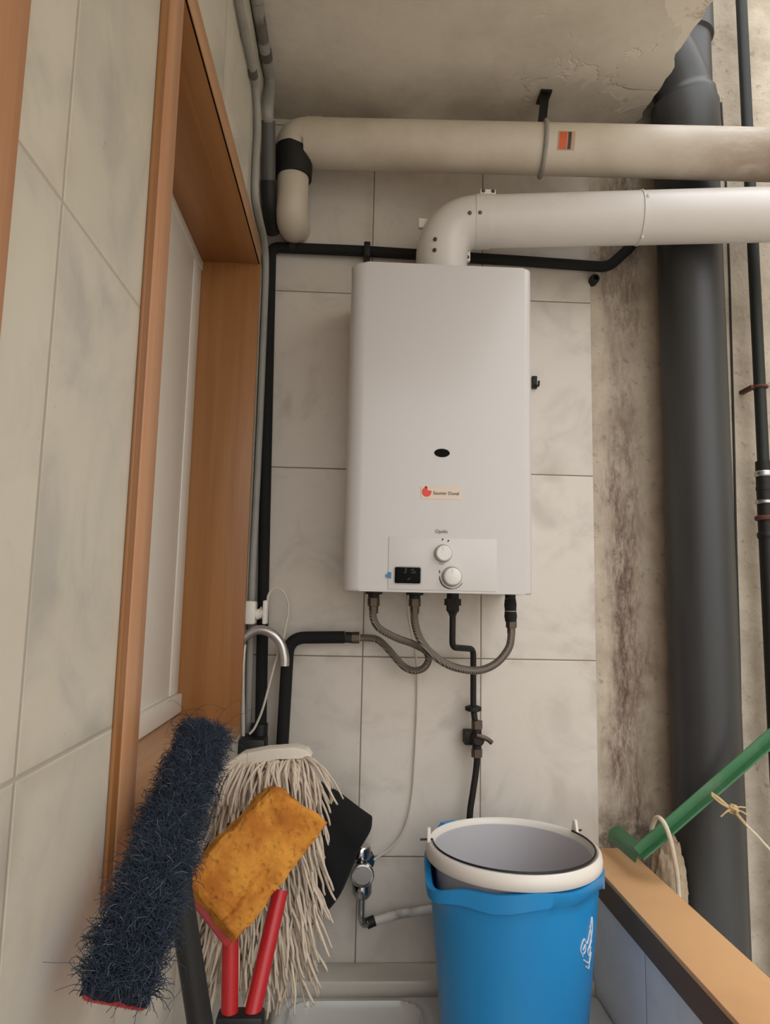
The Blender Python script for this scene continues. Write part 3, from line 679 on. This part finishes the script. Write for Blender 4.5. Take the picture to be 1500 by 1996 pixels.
for k_, (py, rr, hh, mt) in enumerate(((922, .019, .012, 'alu'), (948, .0175, .012, 'black_iron'), (972, .020, .008, 'alu'), (1000, .022, .010, 'rust_red'), (1030, .019, .014, 'black_iron'))):
    q = q0 + dd*(py/900); b = B(); b.disc_stack(q, dd, [(rr*.9, -hh*.5), (rr, -hh*.3), (rr, hh*.3), (rr*.9, hh*.5)], 24); b.build('union_ring', M[mt], gp)
q = q0 + dd*(765/900); b = B(); b.torus(q, dd, .0140, .0035, 24, 8); b.box((q.x - .022, q.y - .004, q.z - .004), (q.x - .010, .006, q.z + .004), .001); b.build('clamp', M['rust_red'], gp)
wc = thing('cable', 'thin black cable down the plaster beside the grey drain stack', 'cable', P(1445, 1500, 0))
b = B(); b.tube(smooth_path([P(px, py, .0012) for px, py in ((1405, 200), (1413, 330), (1420, 500), (1424, 640), (1430, 860), (1434, 1050), (1441, 1300), (1446, 1550), (1450, 1850))], 6), .0023, 8); b.build('cord', M['black_plastic'], wc)

# ------------------------------------------------------------------ tap and its pipe
tap = thing('wall_tap', 'chrome wall tap with round front dial above the sink', 'tap', P(706, 1707, 0))
q = P(706, 1707, -.085)
b = B(); b.disc_stack((q.x, 0, q.z), (0, -1, 0), [(.026, 0), (.026, .006), (.014, .010), (.014, .06), (.017, .066), (.017, .074)], 28); b.build('body', M['chrome'], tap)
b = B(); b.disc_stack((q.x, -.072, q.z), (0, -1, 0), [(.020, 0), (.0225, .003), (.0225, .012), (.0205, .0145), (.0175, .0150), (.0170, .0130), (0, .0130)], 32); dl = b.build('dial', M['chrome'], tap)
b = B(); b.disc_stack((q.x, -.0848, q.z), (0, -1, 0), [(.0166, 0), (.0166, .0012), (.014, .0018), (0, .0018)], 32); b.build('dial_face', M['grey_pvc'], dl)
kz = P(704, 1662, -.055).z
b = B(); b.disc_stack((q.x - .003, -.055, q.z), (0, 0, 1), [(.012, 0), (.012, kz - q.z - .012), (.0175, kz - q.z - .010), (.0195, kz - q.z - .004), (.0195, kz - q.z + .010), (.017, kz - q.z + .014), (0, kz - q.z + .016)], 28); b.build('handle', M['chrome'], tap)
b = B(); z1 = P(706, 1728, -.065).z; z2 = P(706, 1752, -.065).z
b.disc_stack((q.x, -.058, z1 + .015), (0, 0, -1), [(.014, 0), (.0195, .012), (.0195, .015 + (z1 - z2)*.6), (.014, .015 + z1 - z2), (.0085, .017 + z1 - z2)], 28); b.build('collar', M['chrome'], tap)
b = B(); b.tube(smooth_path([Vector((q.x, -.058, z2 + .006)), P(704, 1770, -.058), P(704, 1790, -.058), P(709, 1801, -.050), P(718, 1800, -.042)], 6), .0068, 16); b.build('outlet', M['chrome'], tap)
wp = thing('water_pipe', 'flaking white pipe running from the tap behind the blue bucket', 'pipe', P(780, 1784, -.03))
b = B(); b.tube(smooth_path([P(717, 1800, -.042), P(745, 1791, -.034), P(773, 1783, -.024), P(810, 1777, -.014), P(850, 1772, -.0105), P(950, 1768, -.0105)], 6), .0085, 16); b.build('pipe', M['white_paint_pipe'], wp)
q = P(720, 1799, -.040); b = B(); b.tube([q - Vector((.006, .001, .001)), q + Vector((.010, .002, .004))], .0102, 12); b.build('joint', M['black_iron'], wp)

# ------------------------------------------------------------------ sink
sink = thing('laundry_sink', 'white ceramic laundry sink under the tap and bucket', 'sink', (.15, -.32, 0))
SX0, SX1, SY0, SY1, SZ = -.150, .460, -.56, -.090, .816
def rr_sdf(x, y, cx, cy, hx, hy, r):
    dx, dy = abs(x - cx) - (hx - r), abs(y - cy) - (hy - r)
    return math.hypot(max(dx, 0), max(dy, 0)) + min(max(dx, dy), 0) - r
NX, NY = 150, 120
vs, fs = [], []
for j in range(NY+1):
    for i in range(NX+1):
        x = SX0 + (SX1-SX0)*i/NX; y = SY0 + (SY1-SY0)*j/NY
        d = -rr_sdf(x, y, .0, -.325, .118, .215, .04)
        t_ = max(0, min(1, d/.022)); t_ = t_*t_*(3-2*t_)
        z = SZ - .16*t_
        eo = rr_sdf(x, y, (SX0+SX1)/2, (SY0+SY1)/2, (SX1-SX0)/2, (SY1-SY0)/2, .012)
        z -= .010*max(0, min(1, 1 + eo/.010))**2
        if -.016 < d < 0: z -= .003*(1 - abs(d + .008)/.008)
        vs.append((x, y, z))
for j in range(NY):
    for i in range(NX):
        a = j*(NX+1) + i; fs.append((a, a+1, a+NX+2, a+NX+1))
base = len(vs); ring = [i for i in range(NX+1)] + [j*(NX+1)+NX for j in range(1, NY+1)] + [NY*(NX+1)+i for i in range(NX-1, -1, -1)] + [j*(NX+1) for j in range(NY-1, 0, -1)]
for i in ring: vs.append((vs[i][0], vs[i][1], .60))
n_ = len(ring)
for i in range(n_): fs.append((ring[(i+1) % n_], ring[i], base+i, base+(i+1) % n_))
fs.append([base + i for i in range(n_)])
me = bpy.data.meshes.new('basin'); me.from_pydata(vs, [], fs); link('basin', me, M['ceramic'], sink, ang=50)
for x0 in (-.12, .34):
    b = B(); b.box((x0, -.50, 0), (x0 + .08, -.08, .605), .004); b.build('leg', M['ledge'], sink)

# ------------------------------------------------------------------ buckets
BC = Vector((.260, -.250, 0)); BZ0 = SZ + .0006; RT = 1.112
bb_ = thing('blue_bucket', 'large blue plastic bucket standing on the sink board', 'bucket', (BC.x, BC.y, BZ0))
SPA = math.radians(208)                                        # pouring lip, front left
def adiff(a, c0): return (a - c0 + PI) % (2*PI) - PI
NB = 160
def bucket_shell(profile_fn, zs, name, mat, par):
    """profile_fn(angle, t, side) -> (radius, z); outer wall up, rim, inner wall down"""
    bm = bmesh.new(); rings = []
    for side, t_ in zs:
        ringv = []
        for i in range(NB):
            a = 2*PI*i/NB; r_, z_ = profile_fn(a, t_, side)
            ringv.append(bm.verts.new((BC.x + r_*math.cos(a), BC.y + r_*math.sin(a), z_)))
        rings.append(ringv)
    for p_, q_ in zip(rings, rings[1:]):
        for i in range(NB): bm.faces.new((p_[i], p_[(i+1) % NB], q_[(i+1) % NB], q_[i]))
    bm.faces.new(rings[0][::-1]); bm.faces.new(rings[-1])
    bmesh.ops.recalc_face_normals(bm, faces=bm.faces)
    me = bpy.data.meshes.new(name); bm.to_mesh(me); bm.free()
    return link(name, me, mat, par, ang=60)
def blue_prof(a, t_, side):
    lip = math.exp(-(adiff(a, SPA)/.27)**2)
    rb = .117 + (.1435 - .117)*t_
    lip2 = math.exp(-(adiff(a, math.radians(116))/.16)**2)
    top = RT - .003*math.sin(a*2 + .6) + .002*math.sin(a*7) + .001*lip2 - .016*lip
    z = BZ0 + (top - BZ0)*t_
    r_ = rb + (lip*.016 + lip2*.022)*max(0, (t_ - .84)/.16)**1.3
    if side == 'o' and t_ > .93: r_ += .005*((t_ - .93)/.07)
    if side == 'skirt': r_ += .0065; z = top - .020 - .007*math.sin(a*3 + 1.1) - .004*math.sin(a*11)*(adiff(a, -.7)**2 < .5)
    if side == 'top': r_ += .0070; z = top
    if side == 'i': r_ -= .003; z = max(z, BZ0 + .004)
    return r_, z
zs = [('o', 0.0), ('o', .012)] + [('o', i/24) for i in range(1, 22)] + [('o', .925), ('skirt', 1.0), ('top', 1.0), ('i', 1.0)] + [('i', i/12) for i in range(11, -1, -1)]
bb = bucket_shell(blue_prof, zs, 'body', M['blue'], bb_)
la_ = math.radians(125); rd = Vector((math.cos(la_), math.sin(la_), 0)); tt = Vector((-rd.y, rd.x, 0)); zt = P(868, 1599, -.112).z
b = B(); b.prism([Vector((BC.x, BC.y, 1.085)) + rd*.148 + tt*a_ + Vector((0, 0, h_)) for a_, h_ in ((-.022, 0), (.022, 0), (.022, zt - 1.092), (.014, zt - 1.085), (-.014, zt - 1.085), (-.022, zt - 1.092))], rd*.020, .003, 2)
b.build('lug', M['blue'], bb_)
# printed emblem on the right of the bucket
def on_bucket(a, z, off=.0006):
    t_ = (z - BZ0)/(RT - BZ0); r_ = .117 + .0265*t_ + off; return Vector((BC.x + r_*math.cos(a), BC.y + r_*math.sin(a), z))
ea = math.radians(-42)
b = B()
for pts2 in ([(-.16, .925), (-.22, .945), (-.16, .965), (-.08, .95), (-.02, .975), (.02, 1.005), (.06, .975), (.02, .945), (-.04, .93), (.02, .915), (.05, .935)],
             [(-.13, .915), (-.05, .905), (.04, .90), (.08, .92)], [(-.17, .94), (-.12, .95), (-.11, .935), (-.15, .93)], [(-.02, .985), (.03, .96), (.0, .935), (.06, .95)],
             [(-.05, .895), (.03, .886), (.04, .91)]):
    b.tube(smooth_path([on_bucket(ea + x*.9, 1.020 + (z - .945)*.65) for x, z in pts2], 6), .0011, 6)
b.build('printed_emblem', M['print_white'], bb_)
gb = thing('grey_bucket', 'pale grey bucket with white rim nested inside the blue bucket', 'bucket', (BC.x, BC.y, BZ0 + .006))
WR = 1.130
def grey_prof(a, t_, side):
    z0 = BZ0 + .006; rb = .108 + (.1345 - .108)*t_; z = z0 + (WR - z0)*t_
    if side == 'i': rb -= .003; z = max(z, z0 + .004)
    return rb, z
zs = [('o', i/14) for i in range(15)] + [('i', i/14) for i in range(14, -1, -1)]
bucket_shell(grey_prof, zs, 'body', M['grey_bucket'], gb)
bm = bmesh.new(); rings = []
for (r_, z_) in ((.134, WR - .002), (.1375, WR + .008), (.142, WR + .010), (.1465, WR + .006), (.1480, WR - .003), (.1475, WR - .012), (.1455, WR - .014), (.1445, WR - .004), (.136, WR - .006)):
    rings.append([bm.verts.new((BC.x + r_*math.cos(2*PI*i/NB), BC.y + r_*math.sin(2*PI*i/NB), z_)) for i in range(NB)])
for i0 in range(len(rings)):
    p_, q_ = rings[i0], rings[(i0+1) % len(rings)]
    for i in range(NB): bm.faces.new((p_[i], p_[(i+1) % NB], q_[(i+1) % NB], q_[i]))
bmesh.ops.recalc_face_normals(bm, faces=bm.faces)
me = bpy.data.meshes.new('rim'); bm.to_mesh(me); bm.free(); link('rim', me, M['white_rim'], gb, ang=60)
# black wire bail folded down on the rim, with its two white lugs
PA, PB = math.radians(175), math.radians(26)
wire = []
for i in range(41):
    a = PA + (PB + 2*PI - PA)*i/40; rr = .1365; wire.append(Vector((BC.x + rr*math.cos(a), BC.y + rr*math.sin(a), WR + .0112)))
for a, pos in ((PA, 0), (PB, 1)):
    e_ = Vector((BC.x + .158*math.cos(a), BC.y + .158*math.sin(a), WR + .010))
    wire = [e_] + wire if pos == 0 else wire + [e_]
b = B(); b.tube(wire, .0018, 8); b.build('bail_wire', M['black_plastic'], gb)
for a in (PA, PB):
    c0 = Vector((BC.x + .144*math.cos(a), BC.y + .144*math.sin(a), WR)); tt = Vector((-math.sin(a), math.cos(a), 0)); rd = Vector((math.cos(a), math.sin(a), 0))
    b = B(); b.prism([c0 - tt*.009 + rd*.002, c0 + tt*.009 + rd*.002, c0 + tt*.003 + Vector((0, 0, .030)) + rd*.002, c0 - tt*.003 + Vector((0, 0, .030)) + rd*.002], -rd*.006, .001); b.build('lug', M['white_rim'], gb)

# ------------------------------------------------------------------ broom with navy bristles
E0 = P(238, 1886, -.985); E1_ = P(413, 1380, -.645)
ax_ = (E1_ - E0); L_ = ax_.length; ax_.normalize(); mid = (E0 + E1_)/2
cdir = (CAM - mid); nb = (cdir - ax_*cdir.dot(ax_)).normalized(); nb = (nb + Vector((0, 0, .25))); nb = (nb - ax_*nb.dot(ax_)).normalized(); wb = ax_.cross(nb).normalized()
broom = thing('broom', 'upturned broom with shaggy navy bristles leaning on the window sill', 'broom', (mid.x + .06, mid.y + .12, 0))
def bloc(u, v, h): return mid + ax_*u + wb*v + nb*h
HW = .0235
b = B(); b.obox(bloc(0, 0, -.043), ax_*(L_/2 - .014), wb*.024, nb*.009, .006, 3); b.build('head_block', M['red'], broom)
b = B()
NU, NV = 40, 14; grid = {}
for i in range(NU+1):
    for j in range(NV+1):
        u = -1 + 2*i/NU; v = -1 + 2*j/NV
        hgt = -.036 + .030*(1 - abs(u)**6)*(1 - abs(v)**4) + .004*noise.noise((u*7, v*3, 1))
        grid[i, j] = b.bm.verts.new(bloc(u*(L_/2 - .006), v*HW, hgt))
for i in range(NU):
    for j in range(NV): b.bm.faces.new((grid[i,j], grid[i+1,j], grid[i+1,j+1], grid[i,j+1]))
core = b.build('bristle_base', M['bristle_core'], broom)
def strands(name, mat, roots, par, seg=5, sides=3, r=.00045):
    vs, fs = [], []
    for pts2, rad in roots:
        n = len(pts2); b0 = len(vs); nrm = None
        for i, p_ in enumerate(pts2):
            tg = (pts2[min(i+1, n-1)] - pts2[max(i-1, 0)]).normalized()
            e1 = tg.orthogonal().normalized() if nrm is None else (nrm - tg*nrm.dot(tg)).normalized(); nrm = e1; e2 = tg.cross(e1)
            rr = rad*(1 - .45*i/(n-1))
            for k_ in range(sides):
                a = 2*PI*k_/sides; vs.append(p_ + (e1*math.cos(a) + e2*math.sin(a))*rr)
        for i in range(n-1):
            for k_ in range(sides):
                fs.append((b0+i*sides+k_, b0+i*sides+(k_+1) % sides, b0+(i+1)*sides+(k_+1) % sides, b0+(i+1)*sides+k_))
        fs.append([b0 + (n-1)*sides + k_ for k_ in range(sides)])
    me = bpy.data.meshes.new(name); me.from_pydata([tuple(v) for v in vs], [], fs)
    return link(name, me, mat, par, smooth=True, ang=180)
def bristle_root(u, v, ln, stray=0.0):
    p_ = bloc(u*(L_/2 - .010), v*HW, -.032 + .026*(1 - abs(u)**6)*(1 - abs(v)**4)); d = nb + wb*(v*.18 + random.gauss(0, .25 + stray)) + ax_*(u**7*.2 + random.gauss(0, .25 + stray))
    d.normalize(); pts2 = [p_]
    k1 = Vector((random.gauss(0, 1), random.gauss(0, 1), random.gauss(0, 1))).normalized()
    clump = Vector((noise.noise((u*11, v*4, 3)), noise.noise((u*11, v*4, 9)), noise.noise((u*11, v*4, 17))))*1.1
    for i in range(7):
        turn = k1.cross(d)*(.55 if i > 2 else .2) + clump*(.22 + .08*i)
        d = (d + turn + Vector((random.gauss(0, .2), random.gauss(0, .2), random.gauss(0, .2)))).normalized()
        q_ = pts2[-1] + d*ln/7
        if q_.x < XL + .0015: q_.x = XL + .0015
        pts2.append(q_)
    return pts2
roots, dust = [], []
for i in range(17000):
    u, v = random.uniform(-1, 1), random.uniform(-1, 1)
    (dust if random.random() < .07 else roots).append((bristle_root(u, v, random.uniform(.013, .025)), random.uniform(.0003, .00048)))
for i in range(26):
    u = random.choice((-1, -1, 1))*random.uniform(.85, 1); roots.append((bristle_root(u, random.choice((-1, 1))*random.uniform(.3, 1), random.uniform(.05, .075), .45), .0003))
o = strands('bristles', M['bristle'], roots, broom); o['kind'] = 'stuff'
o = strands('dusty_bristles', M['bristle_dust'], dust, broom); o['kind'] = 'stuff'
hA = bloc(.02, .0, -.05); hB = P(392, 2010, -.775)
hd = (hB - hA).normalized(); hend = hA + hd*((.004 - hA.z)/hd.z)
b = B(); b.tube([hA, hend], .0118, 18); b.build('handle', M['black_plastic'], broom, ang=60)
b = B(); b.tube([hA + hd*.0, hA + hd*.05], [.019, .0125], 18); b.build('ferrule', M['black_plastic'], broom, ang=60)

# ------------------------------------------------------------------ sponge mop
cL, cB, cT, cR = P(362, 1712, -.605), P(461, 1838, -.605), P(537, 1529, -.535), P(641, 1603, -.535)
smop = thing('sponge_mop', 'upturned mop with cracked amber sponge and red pole', 'mop', (P(468, 1975, -.56).x, -.55, 0))
ns = ((cT - cL).cross(cB - cL)).normalized()
if ns.dot(CAM - cL) < 0: ns = -ns
def sp_pt(u, v, h):                                  # u along length (0 near end), v across
    return (cL*(1-u) + cT*u)*(1-v) + (cB*(1-u) + cR*u)*v + ns*h
TH = .050
bm = bmesh.new(); NU, NV, NW = 90, 48, 14
def sponge_v(i, j, k_):
    u, v, h = i/NU, j/NV, -TH*k_/NW
    # rounded edges
    fu = min(u, 1-u)*.24; fv = min(v, 1-v)*.14; fh = min(-h, TH + h) + .0
    m_ = min(1, fv/.008)*min(1, fu/.008)
    hh = h - (1 - m_)*.004*(1 if k_ == 0 else 0)
    p_ = sp_pt(u, v, hh)
    nz = noise.fractal(p_*34, 1.0, 2.0, 4)*.0042 + noise.noise(p_*9)*.002
    crack = abs(v - (.72 - .16*(u - .1)**2*4 + .04*noise.noise((u*14, 3, 7))))
    if k_ == 0 and u < .5: nz -= .0055*max(0, 1 - crack/.022)*min(1, (.5 - u)*6)
    out = ns
    if k_ == 0: p_ = p_ + ns*nz
    c0 = sp_pt(.5, .5, hh); rad = (p_ - c0); rad -= ns*rad.dot(ns)
    if i in (0, NU) or j in (0, NV): p_ = p_ + rad.normalized()*(nz*.7 + .0025*noise.noise(p_*70))
    return bm.verts.new(p_)
V = {}
for i in range(NU+1):
    for j in range(NV+1):
        for k_ in range(NW+1):
            if i in (0, NU) or j in (0, NV) or k_ in (0, NW): V[i, j, k_] = sponge_v(i, j, k_)
for i in range(NU):
    for j in range(NV):
        for k_ in (0, NW): bm.faces.new((V[i,j,k_], V[i+1,j,k_], V[i+1,j+1,k_], V[i,j+1,k_]))
for i in range(NU):
    for k_ in range(NW):
        for j in (0, NV): bm.faces.new((V[i,j,k_], V[i+1,j,k_], V[i+1,j,k_+1], V[i,j,k_+1]))
for j in range(NV):
    for k_ in range(NW):
        for i in (0, NU): bm.faces.new((V[i,j,k_], V[i,j+1,k_], V[i,j+1,k_+1], V[i,j,k_+1]))
bmesh.ops.recalc_face_normals(bm, faces=bm.faces)
me = bpy.data.meshes.new('sponge'); bm.to_mesh(me); bm.free(); link('sponge', me, M['sponge'], smop, ang=80)
dnw = Vector((0, 0, -.006))
b = B(); b.prism([sp_pt(u, v, -TH + .002) + dnw for u, v in ((-.02, -.01), (-.02, 1.03), (1.0, 1.03), (1.0, -.01))], -ns*.012, .003, 2); b.build('backing_plate', M['red'], smop)
pa = P(450, 1835, -.57); pb = P(543, 1745, -.515); pj = P(462, 1985, -.575)
b = B(); pa0 = P(449, 1815, -.535); d = (P(447, 1996, -.555) - pa0).normalized(); pend = pa0 + d*((.003 - pa0.z)/d.z); b.tube([pa0, pend], .0106, 18); b.build('pole', M['red'], smop, ang=60)
pB0 = P(546, 1735, -.492); pB1 = P(487, 1996, -.555)
b = B(); b.tube([pB0, pB1], .0106, 18); b.build('lever', M['red'], smop, ang=60)
ca_, cb_ = P(448, 1982, -.554), P(490, 1982, -.553)
b = B(); b.obox((ca_ + cb_)/2 - Vector((0, 0, .012)), Vector((.029, 0, 0)), Vector((0, .014, 0)), Vector((0, 0, .018)), .005, 2); b.build('clip', M['black_plastic'], smop)

# ------------------------------------------------------------------ cotton mop
cm = thing('cotton_mop', 'upturned cotton string mop with off white band behind the sponge', 'mop', P(520, 1900, -.36))
cm.location.z = 0
YM = -.36
b = B(); poly = [P(px, py, YM) for px, py in ((436, 1492), (470, 1470), (520, 1461), (575, 1457), (597, 1463), (606, 1476), (585, 1479), (540, 1480), (490, 1486), (452, 1500))]
b.prism(poly, (0, .055, -.004), .003, 2); b.build('band', M['mop_band'], cm)
b = B(); q = [P(px, py, YM + .045) for px, py in ((442, 1500), (596, 1480), (600, 1700), (575, 1880), (420, 1880), (428, 1700))]
b.prism(q, (0, .020, 0), .008, 2); b.build('backing', M['yarn'], cm)
rows = [(1482, 442, 600, .02, 210), (1530, 438, 606, .026, 110), (1585, 432, 606, .026, 110), (1640, 426, 604, .024, 110), (1695, 420, 600, .02, 120), (1750, 412, 592, .02, 130), (1800, 404, 582, .016, 130), (1840, 398, 572, .016, 90)]
yr = []
for ri, (py, xa, xb, off, n) in enumerate(rows):
    for i in range(n):
        f = (i + random.random())/n; px = xa + (xb - xa)*f
        py_ = py + (14 if ri == 0 else 0)*(1 - f) + random.uniform(-6, 12)
        p_ = P(px, py_, YM + random.uniform(.0, .03)); ln = random.uniform(.06, .10)
        side = (f - .5)*2
        d = Vector((side*(.30 if ri == 0 else .55) + random.gauss(0, .20), -.75 + random.gauss(0, .25), .35 if ri == 0 else -.25)).normalized()
        pts2 = [p_]
        for s_ in range(9):
            d = (d + Vector((random.gauss(0, .13) + .10*side**3, random.gauss(0, .10) + (.10 if s_ > 2 else 0), -.34))).normalized()
            pts2.append(pts2[-1] + d*ln/9)
        yr.append((pts2, random.uniform(.0022, .0034)))
yo = []
for pts2, rad in yr: yo.append((smooth_path(pts2, 2), rad))
o = strands('yarn_strands', M['yarn'], yo, cm, sides=6); o['kind'] = 'stuff'
hA = P(500, 1850, -.335); hB_ = P(486, 2040, -.345); d = (hB_ - hA).normalized()
b = B(); b.tube([hA, hA + d*((.003 - hA.z)/d.z)], .0105, 16); b.build('handle', M['black_plastic'], cm, ang=60)

# ------------------------------------------------------------------ black bag
bag = thing('black_bag', 'limp black fabric bag slumped behind the mops beside the tap', 'bag', P(640, 1850, -.14))
outl = [(560, 1530), (620, 1534), (630, 1538), (660, 1555), (700, 1585), (718, 1598), (725, 1603), (726, 1610), (722, 1632), (700, 1670), (686, 1705), (664, 1755), (640, 1788), (612, 1812), (593, 1840), (575, 1862), (545, 1885), (500, 1885), (500, 1600)]
cpt = Vector((P(600, 1700, -.16)))
b = B(); rngs = []
NL = 12
fine = smooth_path([P(px, py, -.16) for px, py in outl] + [P(outl[0][0], outl[0][1], -.16)], 5)[:-1]
for s_ in (-1, 1):
    for l in range(NL+1):
        f = 1 - .96*l/NL; hh = .034*math.sqrt(max(0, 1 - f*f))
        rngs_l = []
        for p_ in fine:
            q_ = cpt + (p_ - cpt)*f; fold = .010*noise.noise(q_*11)*(1 - f**3) + .005*math.sin(q_.x*80 + q_.z*55)*(1 - f**2)
            rngs_l.append(Vector((q_.x, -.125 + s_*(hh + .004) + (fold if s_ < 0 else 0), q_.z)))
        rngs.append(rngs_l)
fr_, bk_ = rngs[:NL+1], rngs[NL+1:]
order = fr_[::-1] + bk_
vv = [[b.bm.verts.new(p_) for p_ in rg] for rg in order]
for p_, q_ in zip(vv, vv[1:]):
    for i in range(len(p_)): b.bm.faces.new((p_[i], p_[(i+1) % len(p_)], q_[(i+1) % len(p_)], q_[i]))
b.bm.faces.new(vv[0]); b.bm.faces.new(vv[-1][::-1])
b.build('body', M['black_cloth'], bag, ang=60)
b = B(); b.tube(smooth_path([P(600, 1825, -.15), P(606, 1845, -.155), P(604, 1868, -.158), P(602, 1886, -.158)], 5), .0028, 8); b.build('strap', M['black_cloth'], bag)

# ------------------------------------------------------------------ clothes-line bracket, ropes and lump on the coping
lb = thing('clothesline_bracket', 'green painted angle iron bracket resting on the coping', 'bracket', PZ(1245, 1672, 1.05))
g0 = P(1188, 1618, -.03); g1 = P(1243, 1664, -.165)
def angle_bar(bb, p_, q_, wv, hv, th=.004):
    for (vv_, o_) in ((wv, hv), (hv, wv)):
        c0 = (p_ + q_)/2 + vv_*.5 ; bb.obox(c0, (q_ - p_)/2, vv_*.5, o_.normalized()*th/2, .001, 1)
b = B(); angle_bar(b, g0, g1, Vector((.016, -.003, .010)), Vector((-.005, .0, -.016))); b.build('short_arm', M['green_paint'], lb, smooth=False)
la = P(1246, 1668, -.168); lb1 = P(1530, 1420, -.185)
d = (lb1 - la).normalized(); upv = (Vector((0, 0, 1)) - d*d.z).normalized()
b = B(); angle_bar(b, la, la + d*.62, upv*.019, Vector((0, -.020, 0)) - d*Vector((0, -.020, 0)).dot(d)); b.build('long_arm', M['green_paint'], lb, smooth=False)
lump = thing('mortar_lump', 'rough beige mortar lump behind the coping under the green bracket', 'stone', P(1300, 1740, -.05))
c0 = P(1293, 1690, -.105); c0.x += .009; bm = bmesh.new(); bmesh.ops.create_icosphere(bm, subdivisions=5, radius=1.0)
for v in bm.verts:
    n0 = v.co.normalized(); r_ = 1 + .16*noise.noise(n0*2.3) + .07*noise.noise(n0*7) + .03*noise.noise(n0*20)
    tz = n0.z; v.co = Vector((c0.x + .031*n0.x*r_*(1.05 - .1*tz) + (.006 if tz < 0 else 0)*-tz, c0.y + .026*n0.y*r_, c0.z - .02 + .085*tz*r_))
me = bpy.data.meshes.new('mortar_lump'); bm.to_mesh(me); bm.free(); link('lump', me, M['stone'], lump, ang=80)
rope = thing('rope', 'white rope loop tied over the green bracket and mortar lump', 'rope', P(1300, 1700, -.1))
rpts = [(1272, 1650, -.150), (1270, 1615, -.165), (1279, 1594, -.188), (1292, 1602, -.205), (1304, 1630, -.205), (1313, 1670, -.190), (1319, 1705, -.165), (1322, 1745, -.150), (1325, 1800, -.145)]
b = B(); b.tube(smooth_path([P(*p_) for p_ in rpts], 8), .0042, 10); b.build('loop', M['rope'], rope)
tw = thing('twine', 'knotted jute twine tied to the green bracket with a white line', 'twine', P(1428, 1580, -.1))
b = B(); b.tube(smooth_path([P(1385, 1546, -.200), P(1400, 1556, -.206), P(1416, 1570, -.208), P(1430, 1580, -.208), P(1440, 1592, -.208), P(1452, 1606, -.208)], 6), .0028, 8)
b.tube(smooth_path([P(1386, 1550, -.202), P(1402, 1564, -.209), P(1420, 1575, -.211), P(1432, 1583, -.211)], 6), .0018, 8)
for (ax2, R_) in (((.5, .2, 1), .0085), ((1, .3, .3), .0080), ((.2, 1, .4), .0075)): b.torus(P(1428, 1577, -.209), ax2, R_, .0024, 18, 6)
for e_ in ((1404, 1592), (1410, 1586), (1452, 1574), (1458, 1590)): b.tube(smooth_path([P(1428, 1578, -.210), P((1428 + e_[0])/2, (1578 + e_[1])/2 - 3, -.213), P(e_[0], e_[1], -.213)], 4), .0014, 6)
b.build('knot', M['twine'], tw)
b = B(); b.tube(smooth_path([P(1436, 1588, -.208), P(1452, 1606, -.208), P(1474, 1628, -.208), P(1500, 1656, -.208), P(1560, 1715, -.208)], 6), .0022, 8); b.build('line', M['rope'], tw)
